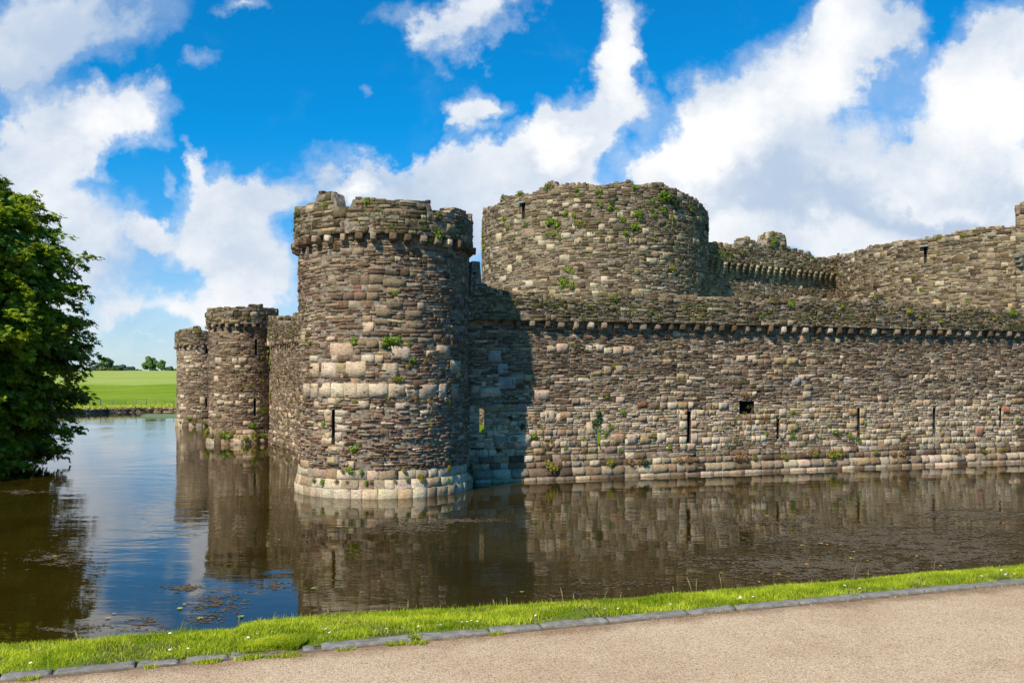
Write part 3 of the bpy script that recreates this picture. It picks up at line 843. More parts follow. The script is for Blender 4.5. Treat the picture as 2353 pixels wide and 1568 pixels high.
m, nt, out = newmat('gravel_path'); nb = NB(nt); pos = geo_pos(nb)
vo = nb.n('ShaderNodeTexVoronoi'); nb.l(pos, vo.inputs['Vector']); vo.inputs['Scale'].default_value = 165
hs = nb.n('ShaderNodeSeparateColor'); nb.l(vo.outputs['Color'], hs.inputs[0])
c = nb.mix(nb.ramp(hs.outputs[0], 0, 1, 0, 1, False), (.455, .34, .208), (.675, .503, .315))
c = nb.mix(nb.ramp(hs.outputs[1], .8, .86), c, (.28, .19, .14))
c = nb.mix(nb.ramp(hs.outputs[2], .93, .96), c, (.75, .66, .54))
c = nb.mix(nb.ramp(nb.noise(pos, 420, 3, .7), .4, .62, 0, .35), c, nb.mix(1.0, c, (.6, .55, .5), 'MULTIPLY'))
c = nb.mix(nb.ramp(nb.noise(pos, .9, 4, .6), .38, .66, 0, .6), c, nb.mix(1.0, c, (.76, .70, .66), 'MULTIPLY'))
c = nb.mix(nb.ramp(nb.noise(pos, 6, 4, .6), .5, .7, 0, .22), c, nb.mix(1.0, c, (.7, .64, .6), 'MULTIPLY'))
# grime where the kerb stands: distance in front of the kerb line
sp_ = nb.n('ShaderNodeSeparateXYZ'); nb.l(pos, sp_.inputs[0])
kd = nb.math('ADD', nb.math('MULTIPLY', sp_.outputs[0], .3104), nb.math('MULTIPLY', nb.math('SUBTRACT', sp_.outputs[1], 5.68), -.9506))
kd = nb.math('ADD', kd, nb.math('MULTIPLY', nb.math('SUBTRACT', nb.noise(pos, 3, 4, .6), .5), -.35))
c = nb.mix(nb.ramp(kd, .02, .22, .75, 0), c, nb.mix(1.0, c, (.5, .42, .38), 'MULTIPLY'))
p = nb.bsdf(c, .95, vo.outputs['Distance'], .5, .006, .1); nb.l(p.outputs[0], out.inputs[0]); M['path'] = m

m, nt, out = newmat('moat_water'); nb = NB(nt); pos = geo_pos(nb)
big = nb.noise(pos, .12, 3, .5)
amp = nb.ramp(big, .35, .62, .3, 1.15)
r1 = nb.noise(nb.map(pos, (.9, 2.3, 1), rot=(0, 0, .3)), 1.0, 2, .5)
r2 = nb.noise(nb.map(pos, (4, 9, 1), rot=(0, 0, .25)), 1.0, 2, .5)
r3 = nb.noise(nb.map(pos, (.5, 1.2, 1), rot=(0, 0, .4)), 1.0, 2, .5)
h = nb.math('ADD', nb.math('ADD', nb.math('MULTIPLY', r1, .5), nb.math('MULTIPLY', r2, .13)), nb.math('MULTIPLY', r3, .8))
h = nb.math('MULTIPLY', h, amp)
murk = nb.mix(nb.ramp(nb.noise(pos, .35, 4), .35, .65), (.022, .0148, .0016), (.033, .023, .003))
p = nb.bsdf(murk, .02, h, .33, .034, .5)
p.inputs['IOR'].default_value = 1.333
nb.l(p.outputs[0], out.inputs[0]); M['water'] = m

# --- water
sheet('water', [(-120, -30, 0), (140, -30, 0), (140, 130, 0), (-120, 130, 0)], [[0, 1, 2, 3]], M['water'])

# --- ground plane reaching out behind and around (below the nearer sheets)
sheet('ground', [(-900, -900, -.6), (900, -900, -.6), (900, 1400, -.6), (-900, 1400, -.6)], [[0, 1, 2, 3]], M['meadow'])

# --- far meadow: bank edge line then rising ground
ex = np.array([-900, -300, -90, -60, -52, -47, -44.5, -42, -39, -35, -25, 0, 60, 300, 900.])
ey = np.array([80, 80, 80, 80, 80, 82, 87.5, 91.0, 93.2, 94.2, 94.8, 95, 95, 95, 95.])
xs = np.unique(np.concatenate([ex, np.linspace(-140, 20, 200), np.linspace(-900, 900, 60)]))
y0 = np.interp(xs, ex, ey)
rel = np.array([0, 1.2, 4, 8, 14, 22, 32, 45, 60, 75, 95, 115, 135, 155, 170, 190, 230, 320, 500, 900.])
zz = np.array([.42, .50, .56, .62, .80, 1.05, 1.30, 1.52, 1.70, 2.2, 3.2, 4.25, 5.1, 5.75, 5.95, 5.9, 5.4, 4, 2, 1.])
gx, gr = np.meshgrid(xs, rel)
gy = y0[None, :] + gr
gz = zz[:, None] + (fb2(gx * .05 + 50, gy * .05) - .5) * np.clip(gr / 60, 0, 1) * .35
V = np.stack([gx, gy, gz], -1).reshape(-1, 3); nx = len(xs)
Q = [[j*nx+i, j*nx+i+1, (j+1)*nx+i+1, (j+1)*nx+i] for j in range(len(rel)-1) for i in range(nx-1)]
sheet('field', V, Q, M['meadow'])
def field_z(x, y): return float(np.interp(y - np.interp(x, ex, ey), rel, zz))

# rough stone edging of the far bank
FB = Surf([(-60, 79.97), (-52, 79.95), (-47, 81.9), (-44.5, 87.4), (-42, 90.9), (-39, 93.1), (-35, 94.1), (-25, 94.7), (-10, 94.9)], False)
zf = lambda u, v: shade_zone(.5, [4, 3, 1, .3, .3], [4, 3, 1, .3, .3], (.16, .24), (.08, .14), 2.2)
acc = Acc(); stones_mesh(acc, FB, layout(0, FB.L, -.1, .40, zf), 0, .06, 71)
caps(acc, FB, 0, FB.L, lambda u: np.full(np.shape(u), .38), .5, .05, [3, 4, 2, .3, .2], .12)
a2 = core(FB, 0, FB.L, -.3, lambda u: np.full(np.shape(u), .41), .6)
o = acc.build('bank_wall', M['stone']); tag(o, 'low rough stone edging along the far shore of the moat, below the meadow', 'retaining wall')
a2.build('wall_core', M['hole'], o)

# --- left bank under the big tree
V = [(-900, -5, .5), (-13, -5, .9), (-20.3, 17, .35), (-20.9, 36, .35), (-31, 58, .35), (-53, 80, .45), (-900, 80.05, .45)]
V2 = [(x, y, -.5) for x, y, z in V]
Q = [[0, 1, 2, 2], [0, 2, 3, 6], [3, 4, 5, 6], [1, 8, 9, 2], [2, 9, 10, 3], [3, 10, 11, 4], [4, 11, 12, 5]]
bm_V = V + V2
me = bpy.data.meshes.new('bank'); me.from_pydata(bm_V, [], [q if q[2] != q[3] else q[:3] for q in Q]); me.update()
o = link('bank', me, M['soil']); o['kind'] = 'structure'

# --- castle court behind the outer wall
def inner(poly, z, name, mat):
    me = bpy.data.meshes.new(name); me.from_pydata([(x, y, z) for x, y in poly], [], [list(range(len(poly)))]); me.update()
    o = link(name, me, mat); o['kind'] = 'structure'
pe = P0 + DIR * 34
inner([(-2.6, 30.0), tuple(P0 + DIR*.0 - NOUT*1.25), tuple(pe - NOUT*1.25), (60, 60), (70, 94), (-24.5, 94), (-20.9, 66.5), (-12.4, 49.4)], .85, 'court', M['court'])

# --- near bank, kerb, path
KD = DIR
K0 = np.array([0, 5.68])
ZP = 1.85
def kerb_t(px):
    b = bear(px); return (b * K0[1]) / (KD[0] - b * KD[1])
def kerb_pt(t, off=0.0): return K0 + KD * t + (-NOUT) * off
# grass edge points: photo skyline of the strip -> edge distance at its own level
gpts = [(-900, 1506), (-400, 1490), (0, 1482), (200, 1474), (320, 1464), (430, 1456), (540, 1453), (552, 1440), (580, 1432), (700, 1420), (820, 1413), (1000, 1405), (1176, 1398),
        (1350, 1386), (1500, 1379), (1660, 1364), (1800, 1351), (1950, 1338), (2100, 1323), (2230, 1312), (2352, 1301), (2700, 1268), (3200, 1235)]
edge = []
for px, py in gpts:
    z = 1.60 + (.06 if px < 540 else 0)
    Y = (EYE - z) * F / (py - HY); edge.append((bear(px) * Y, Y, z))
edge = np.array(edge)
te = (edge[:, :2] - K0) @ KD; we = (edge[:, :2] - K0) @ (-NOUT)
o_ = np.argsort(te); te = te[o_]; we = we[o_]; ze = edge[o_, 2]
ts = np.linspace(-12, 16, 281)
def strip_w(t): return np.interp(t, te, we)
def strip_ze(t): return np.interp(t, te, ze)
def strip_z(t, f):
    a = ZP + .012; b = strip_ze(t)
    return a + (b - a) * f ** 1.4 + (fb2(t * 1.3 + 20, f * 3 + 7) - .5) * .07 * np.sin(np.pi * np.clip(f, 0, 1)) + .02 * np.sin(np.pi * np.clip(f * 1.5, 0, 1))
W0 = .088
nf = 14
fs = np.linspace(0, 1, nf)
G = []
for f in fs:
    off = W0 - .02 + (strip_w(ts) - W0 + .02) * f
    G.append(np.stack([K0[0] + KD[0]*ts - NOUT[0]*off, K0[1] + KD[1]*ts - NOUT[1]*off, strip_z(ts, f)], -1))
for (dw, z) in ((.06, 1.5), (.25, .9), (.55, -.3)):
    off = strip_w(ts) + dw
    G.append(np.stack([K0[0] + KD[0]*ts - NOUT[0]*off, K0[1] + KD[1]*ts - NOUT[1]*off, z + (n1(ts * 3, 2) - .5) * .12], -1))
G = np.array(G); nr, nc = G.shape[:2]
Q = [[j*nc+i, j*nc+i+1, (j+1)*nc+i+1, (j+1)*nc+i] for j in range(nr-1) for i in range(nc-1)]
sheet('grass_verge', G.reshape(-1, 3), Q, M['soil'])
# path
pa = [kerb_pt(-14, .06), kerb_pt(20, .06), kerb_pt(20, -30), kerb_pt(-14, -30)]
sheet('path', [(x, y, ZP) for x, y in pa], [[0, 3, 2, 1]][0:1], M['path'])
# keep earth under the path edge so it has depth
pb = [kerb_pt(-14, .12), kerb_pt(20, .12)]
sheet('path_bed', [(pb[0][0], pb[0][1], ZP-.01), (pb[1][0], pb[1][1], ZP-.01), (pb[1][0], pb[1][1], -.4), (pb[0][0], pb[0][1], -.4)], [[0, 1, 2, 3]], M['soil'])

# kerb stones (one each), photo x-intervals
segs = [(-420, -250), (-244, -118), (-112, -6), (0, 116), (123, 309), (316, 411), (427, 525), (531, 566), (697, 727), (740, 949), (960, 1126), (1130, 1246), (1249, 1399),
        (1403, 1582), (1588, 1691), (1699, 1839), (1842, 1981), (1984, 2125), (2129, 2241), (2244, 2420), (2426, 2600), (2606, 2800)]
for i, (a, b) in enumerate(segs):
    t0, t1 = kerb_t(a), kerb_t(b); L = t1 - t0
    if L <= 0.02: continue
    n = max(6, int(L / .022)); h = .024 if a > 700 else (.014 if a > 310 else .019)
    tt = np.linspace(t0, t1, n + 1)
    prof = [(.0, -.3), (.001, .7), (.005, .96), (.012, 1.0), (.07, 1.0), (W0, .98), (W0, -.3)]
    tilt = rs.uniform(-.004, .004); yaw = rs.uniform(-.008, .008)
    V = []
    for k, t in enumerate(tt):
        e = min(k, n - k)
        for j, (o1, o2) in enumerate(prof):
            off = o1 + ((n1(t * 34, i) - .5) * .012 + (n1(t * 5, i) - .5) * .008) * (1 if j < 4 else .3) + yaw * (k / n - .5) * 2 + (.003 if e == 0 and j < 4 else 0)
            z = ZP + h * o2 + (n1(t * 16, i + 40 + j) - .5) * (.006 if 0 < j < 6 else 0) + tilt * (k / n - .5) * 2 - (.003 if e == 0 and j in (2, 3, 4, 5) else 0)
            q = kerb_pt(t, off); V.append((q[0], q[1], z))
    m_ = len(prof)
    Q = [[k*m_+j, (k+1)*m_+j, (k+1)*m_+j+1, k*m_+j+1] for k in range(n) for j in range(m_-1)]
    # end caps as fans of quads
    for k, fl in ((0, 1), (n, 0)):
        b_ = k * m_
        for j in (0, 2, 4):
            q = [b_, b_+min(j+1, m_-1), b_+min(j+2, m_-1), b_+min(j+3, m_-1)] if j < 4 else None
            if q and len(set(q)) == 4: Q.append(q if fl else q[::-1])
    o = link('kerb_stone', npmesh('kerb_stone', V, Q, None), M['slate'])
    nm = {7: 'short broken slate kerb stone half buried in grass, left of the overgrown gap', 8: 'tiny slate kerb stone showing through the grass, right of the overgrown gap'}
    tag(o, nm.get(i, 'long blue-grey slate kerb stone in the row between path and grass'), 'kerb stone', 'slate kerb stones edging the path')

# --- grass blades
M['grass'] = leaf_material('grass_blades', (.18, .255, .005), (.58, .60, .045), .42, .5, .2)
M['dryg'] = leaf_material('dry_grass', (.34, .24, .10), (.50, .40, .20), .3)
def blades(n, tgen, mat, name, hmin, hmax, wid, parent=None, lean=.45, dens=None):
    t, f = tgen(n)
    off = W0 - .03 + (strip_w(t) - W0 + .05) * f
    x = K0[0] + KD[0]*t - NOUT[0]*off; y = K0[1] + KD[1]*t - NOUT[1]*off
    z = np.where(off < W0 - .02, ZP + .010 * np.clip(off / (W0 - .02), 0, 1), strip_z(t, np.clip(f, 0, 1))) - .004
    n = len(t)
    clump = fb2(x * 5, y * 5)
    h = (hmin + (hmax - hmin) * rs.rand(n) ** 1.5) * (.55 + .9 * clump)
    a = rs.rand(n) * 2 * np.pi; ln = rs.rand(n) * lean * h * 1.6
    lx, ly = np.cos(a) * ln, np.sin(a) * ln
    b = rs.rand(n) * np.pi; w = wid * (.6 + .8 * rs.rand(n))
    wx, wy = np.cos(b) * w, np.sin(b) * w
    V = np.empty((n, 6, 3))
    for k, (s, q, l) in enumerate(((1, 0, 0), (-1, 0, 0), (.8, .55, .35), (-.8, .55, .35), (.12, 1, 1), (-.12, 1, 1))):
        V[:, k, 0] = x + s*wx + lx*l; V[:, k, 1] = y + s*wy + ly*l; V[:, k, 2] = z + h * q * (1 - .18 * l * lean)
    base = (np.arange(n) * 6)[:, None, None]
    Q = (base + np.array([[0, 1, 3, 2], [2, 3, 5, 4]])[None]).reshape(-1, 4)
    v = np.clip(.5 + 1.6 * (fb2(x * 2.6 + 5, y * 2.6) - .5) + 1.0 * (fb2(x * 9, y * 9) - .5) + rs.uniform(-.25, .25, n), 0, 1)
    return link(name, npmesh(name, V.reshape(-1, 3), Q, np.repeat(np.stack([v, v, v], 1), 2, 0)), mat, parent)
def gen_main(n):
    t = rs.uniform(-6.5, 10.5, n); f = rs.rand(n) ** 1.0
    bare = fb2(t * 2.1 + 60, f * 2.5 + 3)
    k = (bare < .56) | (rs.rand(n) < .3)
    # thinner at the kerb except where it creeps over
    k &= (f > .03 + .06 * n1(t * 2.5, 6)) | (rs.rand(n) < .35)
    return t[k], f[k]
g = blades(330000, gen_main, M['grass'], 'grass', .012, .042, .0027); tag(g, 'bright green short grass on the strip between path and moat', 'grass', kind='stuff')
def gen_over(n):
    ta, tb = kerb_t(566), kerb_t(694)
    t = (ta + tb) / 2 + np.clip(rs.normal(size=n), -1.9, 1.9) * (tb - ta) * .30; f = .10 - .17 * rs.rand(n) * (.45 + .75 * n1(t * 9, 4)) * np.exp(-((t - (ta + tb) / 2) / (tb - ta) / .62) ** 2); return t, f
ta, tb = kerb_t(560), kerb_t(700); tt = np.linspace(ta, tb, 20); V = []
for o1, z1 in ((-.05, -.004), (0., .003), (.04, .006), (W0, .009)):
    for t in tt: q = kerb_pt(t, o1 + (n1(t*20, 5)-.5)*.03); V.append((q[0], q[1], ZP + z1))
sheet('soil', V, [[j*20+i, j*20+i+1, (j+1)*20+i+1, (j+1)*20+i] for j in range(3) for i in range(19)], M['soil'])
g = blades(26000, gen_over, M['grass'], 'overgrown_grass', .018, .05, .0032); tag(g, 'grass creeping over the buried part of the kerb onto the path', 'grass', kind='stuff')
def gen_edge(n):
    t = rs.uniform(-6.5, 10.5, n); f = rs.uniform(.93, 1.02, n); k = n1(t * 1.7, 8) > .45; return t[k], f[k]
g = blades(4000, gen_edge, M['grass'], 'long_edge_grass', .025, .075, .002, lean=.4); tag(g, 'longer grass blades fringing the water side of the strip', 'grass', kind='stuff')
def gen_straw(n):
    t = rs.uniform(-6.5, 10.5, n); f = rs.rand(n); k = fb2(t * 2.1 + 60, f * 2.5 + 3) > .52; return t[k], f[k]
g = blades(26000, gen_straw, M['dryg'], 'dry_grass', .01, .03, .0026, lean=1.2); tag(g, 'straw-coloured dry grass in the thin patches of the strip', 'grass', kind='stuff')

tt = np.linspace(-9, 13, 240); V = []
for o1, z1 in ((-.015, .001), (.0, .006), (W0 + .03, .008)):
    for t in tt: q = kerb_pt(t, o1 - .012 * (n1(t * 12, 3) > .6)); V.append((q[0], q[1], ZP + z1))
sheet('soil', V, [[j*240+i, j*240+i+1, (j+1)*240+i+1, (j+1)*240+i] for j in range(2) for i in range(239)], M['dirt'])
# loose chips lying on the path
n = 1500; t_ = rs.uniform(-7, 12, n); o_f = -rs.rand(n) ** 2.2 * 3.2 - .01
q_ = np.stack([K0[0] + KD[0]*t_ - NOUT[0]*o_f, K0[1] + KD[1]*t_ - NOUT[1]*o_f], 1)
an = np.linspace(0, 2*np.pi, 4, endpoint=False)[None] + rs.rand(n, 1) * 6; rd = rs.uniform(.5, 1.2, (n, 4)) * rs.uniform(.003, .009, n)[:, None]
lo = np.stack([q_[:, :1] + np.cos(an) * rd, q_[:, 1:] + np.sin(an) * rd, np.full((n, 4), ZP)], -1)
hi = lo.copy(); hi[..., :2] = q_[:, None] + (lo[..., :2] - q_[:, None]) * .6; hi[..., 2] += rs.uniform(.003, .007, n)[:, None]
V = np.concatenate([lo, hi], 1).reshape(-1, 3); Q = (np.arange(n)[:, None, None] * 8 + np.array([[4, 5, 6, 7], [0, 1, 5, 4], [1, 2, 6, 5], [2, 3, 7, 6], [3, 0, 4, 7]])[None]).reshape(-1, 4)
o = link('loose_gravel', npmesh('loose_gravel', V, Q), simple_stone('gravel_chip', (.42, .34, .25), .6, 40)); tag(o, 'loose stone chips scattered on the path, thickest along the kerb', 'gravel', kind='stuff')
# small grass tufts at kerb joints and tall seed stalks
def tuft_blades(name, px, off, n, h, rad, mat, label, cat='grass tuft', group=None, rust=False):
    t0 = kerb_t(px); V = []; Q = []; C = []
    for i in range(n):
        a = rs.rand() * 6.28; r = rad * rs.rand() ** .5
        q = kerb_pt(t0 + math.cos(a) * r * 1.6, off + math.sin(a) * r * .6)
        hh = h * rs.uniform(.4, 1); l = rs.rand() * 6.28; ll = hh * rs.uniform(.2, .9); b = rs.rand() * 3.14; w = .003
        z = ZP + (.05 if off > .05 else .001)
        k = len(V)
        for (s, qz, lf) in ((1, 0, 0), (-1, 0, 0), (.8, .6, .4), (-.8, .6, .4), (.1, 1, 1), (-.1, 1, 1)):
            V.append((q[0] + s*math.cos(b)*w + math.cos(l)*ll*lf, q[1] + s*math.sin(b)*w + math.sin(l)*ll*lf, z + hh*qz*(1-.4*lf*ll/hh)))
        Q += [[k, k+1, k+3, k+2], [k+2, k+3, k+5, k+4]]; v = rs.rand(); C += [(v, v, v)] * 2
    o = link(name, npmesh(name, V, Q, np.array(C)), mat)
    tag(o, label, cat, group); return o
for (px, off, n, h, rad, what) in ((570, -.03, 120, .04, .05, 'just left of the overgrown gap in the kerb'), (655, -.05, 160, .035, .07, 'under the overgrown gap in the kerb'),
      (1138, -.02, 90, .03, .035, 'below a kerb joint near the middle'), (953, .02, 130, .06, .03, 'standing in the kerb joint left of the middle'), (955, -.05, 120, .035, .05, 'on the path under a kerb joint'),
      (906, -.03, 110, .035, .04, 'against the kerb face, with spreading blades'), (792, -.04, 60, .025, .035, 'small and flat at the kerb foot'), (477, -.03, 140, .035, .05, 'by the low kerb stones at lower left'),
      (345, -.02, 60, .03, .025, 'tiny, at the foot of the lower-left kerb'), (70, -.03, 60, .03, .04, 'at the foot of the leftmost kerb stones')):
    tuft_blades('grass_tuft', px, off, n, h, rad, M['grass'], 'green grass tuft ' + what, group='grass tufts along the kerb')
for (px, n, rad, what) in ((1050, 90, .06, 'below the kerb left of centre'), (1585, 80, .03, 'in the kerb joint right of centre'), (1694, 120, .05, 'heaped on a kerb joint'), (1640, 80, .06, 'scattered at the kerb foot between two joints'),
      (1560, 50, .05, 'thin, at the kerb foot'), (2060, 60, .05, 'below a right-hand kerb joint'), (2240, 80, .06, 'near the right edge kerb joint'), (2310, 90, .08, 'rightmost, along the kerb foot')):
    tuft_blades('pine_litter', px, -.02, n, .012, rad, M['dryg'], 'rust-brown dry plant litter ' + what, 'plant litter', 'dry litter along the kerb foot')
for (px, h) in ((1415, .16), (1440, .11), (1705, .19), (1715, .17), (1775, .2), (1508, .12), (1290, .11), (1262, .1), (1664, .12), (2085, .2), (2275, .17), (1545, .08), (2120, .13), (900, .09), (575, .1), (330, .1), (705, .09), (1072, .12)):
    t = kerb_t(px); w = float(strip_w(t)); q = kerb_pt(t * 1.0 + (px - CX) / F * w * .95, w * .97)
    V = []; Q = []; zb = float(strip_ze(t)); lx = rs.uniform(-.25, .25) * h
    for s in range(5):
        f = s / 4; wd = .0022 if s < 3 else (.005 if s == 3 else .0015)
        V += [(q[0] - wd + lx*f*f, q[1], zb + h*f), (q[0] + wd + lx*f*f, q[1] + wd, zb + h*f)]
    Q = [[2*s, 2*s+1, 2*s+3, 2*s+2] for s in range(4)]
    o = link('seed_stalk', npmesh('seed_stalk', V, Q, np.full((4, 3), .9)), M['dryg'])
    tag(o, 'thin grass seed stalk standing up against the water at the strip edge', 'grass stalk', 'seed stalks along the strip edge')

# daisies
m, nt, out = newmat('daisy_petals'); nb = NB(nt); p = nb.bsdf((.8, .8, .76), .7); nb.l(p.outputs[0], out.inputs[0]); M['petal'] = m
m, nt, out = newmat('daisy_centre'); nb = NB(nt); p = nb.bsdf((.7, .45, .03), .7); nb.l(p.outputs[0], out.inputs[0]); M['yolk'] = m
def daisy_proto():
    V = [(0, 0, .0)]; F_ = []
    n = 11
    for i in range(n):
        a = i * 2 * math.pi / n; w = .22
        k = len(V)
        V += [(math.cos(a - w)*.35, math.sin(a - w)*.35, .05), (math.cos(a - w)*1, math.sin(a - w)*1, .18), (math.cos(a + w)*1, math.sin(a + w)*1, .14), (math.cos(a + w)*.35, math.sin(a + w)*.35, .05)]
        F_.append([k, k+1, k+2, k+3])
    k = len(V)
    V += [(math.cos(i*math.pi/4)*.36, math.sin(i*math.pi/4)*.36, .08) for i in range(8)] + [(0, 0, .2)]
    yc = [[k+i, k+(i+1) % 8, k+8] for i in range(8)]
    s = len(V); V += [(.05, 0, 0), (-.05, 0, 0), (-.05, 0, -3.5), (.05, 0, -3.5), (0, .05, 0), (0, -.05, 0), (0, -.05, -3.5), (0, .05, -3.5)]
    st = [[s, s+1, s+2, s+3], [s+4, s+5, s+6, s+7]]
    me = bpy.data.meshes.new('daisy'); me.from_pydata(V, [], F_ + yc + st); me.update()
    for m_ in (M['petal'], M['yolk'], M['grass']): me.materials.append(m_)
    for i, p_ in enumerate(me.polygons): p_.material_index = 0 if i < n else (1 if i < n + 8 else 2)
    return me
dm = daisy_proto()
dl_ = [(796,1482),(806,1484),(862,1476),(875,1477),(888,1482),(925,1471),(899,1467),(961,1475),(983,1480),(1005,1455),(1012,1460),(1041,1459),(1056,1460),(1060,1464),(1082,1457),(1073,1450),
      (1104,1441),(1120,1444),(1096,1433),(1127,1428),(1140,1427),(1182,1429),(1302,1428),(1318,1425),(1390,1396),(1688,1406),(1695,1420),(1700,1408),(1540,1395),(1603,1417),(1975,1360),(1830,1375),(1837,1380),
      (1730,1398),(2105,1333),(2255,1328),(2300,1310),(2310,1318),(2330,1328),(2160,1330),(1940,1345),(748,1445),(740,1441),(752,1450),(757,1452),(746,1456),(80,1540),(70,1555),(390,1517),(432,1500),(480,1490),(345,1480),(390,1456),(1420,1412),(1230,1440),
      (590,1455),(625,1448),(610,1470),(655,1452),(570,1466),(640,1478)]
for px, py in dl_:
    # find the spot of the verge on that line of sight
    best = None
    for f in np.linspace(.05, .97, 40):
        t = kerb_t(px)
        for _ in range(6):
            off = W0 + (float(strip_w(t)) - W0) * f; q = kerb_pt(t, off)
            t = t - (q[0] / q[1] - bear(px)) * q[1] / (KD[0] - bear(px) * KD[1])
        z = float(strip_z(t, f)); yy = HY + (EYE - z - .035) * F / q[1]
        if best is None or abs(yy - py) < best[0]: best = (abs(yy - py), q[0], q[1], z)
    o = bpy.data.objects.new('daisy', dm); COL.objects.link(o)
    o.location = (best[1], best[2], best[3] + rs.uniform(.03, .042)); s = rs.uniform(.0075, .0105); o.scale = (s, s, s)
    o.rotation_euler = (rs.uniform(-.5, .6), rs.uniform(-.5, .5), rs.rand() * 6)
    tag(o, 'small white daisy blooming in the green grass strip', 'daisy', 'daisies in the grass strip')

# ================================================================== 9. FENCE on the far side, trees, cow
def bar(acc, a, b, r, col=(.5, .5, .5)):
    a = np.array(a, float); b = np.array(b, float); d = b - a; L = np.linalg.norm(d); d /= L
    x = np.cross(d, (0, 0, 1) if abs(d[2]) < .9 else (1, 0, 0)); x /= np.linalg.norm(x); y = np.cross(d, x)
    V = [a + r*(-x-y), a + r*(x-y), a + r*(x+y), a + r*(-x+y), b + r*(-x-y), b + r*(x-y), b + r*(x+y), b + r*(-x+y)]
    acc.add(V, BOXQ, col)
m, nt, out = newmat('fence_iron'); nb = NB(nt); p = nb.bsdf((.16, .17, .16), .7); nb.l(p.outputs[0], out.inputs[0]); M['iron'] = m
root = empty('fence', (-42, 101, .6)); tag(root, 'thin grey post and rail fence along the bottom of the meadow', 'fence')
fx = [-54.0 + .82 * i for i in range(28)]
def fp(x): y = float(np.interp(x, ex, ey)) + 5.5 ; return x, y, field_z(x, y)
for i, x in enumerate(fx):
    a = Acc(); q = fp(x); bar(a, q, (q[0], q[1], q[2] + (.74 if i % 4 else .84)), .022 if i % 4 else .035); a.build('post', M['iron'], root)
for k in range(4):
    a = Acc()
    for i in range(len(fx) - 1):
        q = fp(fx[i]); q2 = fp(fx[i+1]); h = .2 + .16 * k
        bar(a, (q[0], q[1], q[2] + h), (q2[0], q2[1], q2[2] + h), .008)
    a.build('rail', M['iron'], root)

M['bark'] = simple_stone('bark', (.10, .085, .065), .5, 6)
def limb(acc, a, b, r0, r1, n=7, seg=4, wob=.08):
    a = np.array(a, float); b = np.array(b, float); L = np.linalg.norm(b - a)
    rings = []
    off = np.zeros(3)
    for s in range(seg + 1):
        f = s / seg; p = a + (b - a) * f
        if 0 < s < seg: off = rs.uniform(-1, 1, 3) * wob * L * .3; p = p + off
        d = (b - a) / L; x = np.cross(d, (.3, .9, .2)); x /= np.linalg.norm(x); y = np.cross(d, x); r = r0 + (r1 - r0) * f
        rings.append([p + r * (math.cos(t) * x + math.sin(t) * y) for t in np.linspace(0, 2*np.pi, n, endpoint=False)])
    V = np.array(rings).reshape(-1, 3)
    Q = [[s*n+i, s*n+(i+1) % n, (s+1)*n+(i+1) % n, (s+1)*n+i] for s in range(seg) for i in range(n)]
    acc.add(V, Q, (.5, .5, .5))

def leaf_cloud(P, Nn, size, C, shape='quad'):
    """P (n,3) positions, Nn (n,3) facing, size (n,), C (n,) tint"""
    n = len(P); Nn = Nn / np.linalg.norm(Nn, axis=1)[:, None]
    ref = rs.normal(size=(n, 3)); X = np.cross(Nn, ref); X /= np.linalg.norm(X, axis=1)[:, None]; Yv = np.cross(Nn, X)
    s = size[:, None]
    if shape == 'quad':
        V = np.stack([P - X*s*.5, P + Yv*s*.32 + Nn*s*.08, P + X*s*.55, P - Yv*s*.32 + Nn*s*.08], 1).reshape(-1, 3)
        Q = np.arange(n*4).reshape(-1, 4); return V, Q, np.stack([C]*3, 1)
    Vs = []; m_ = 5
    for a in (-1.25, -.62, 0, .62, 1.25):
        d = X * math.cos(a) + Yv * math.sin(a); e = -X * math.sin(a) + Yv * math.cos(a); L = s * (.62 if abs(a) > 1 else (.85 if abs(a) > .1 else 1.0))
        droop = -Nn * s * .22
        Vs += [P, P + d*L*.6 + e*L*.2 + droop*.3, P + d*L + droop, P + d*L*.6 - e*L*.2 + droop*.3]
    V = np.stack(Vs, 1).reshape(-1, 3)
    Q = np.arange(n*4*m_).reshape(-1, 4)
    return V, Q, np.repeat(np.stack([C]*3, 1), m_, 0)

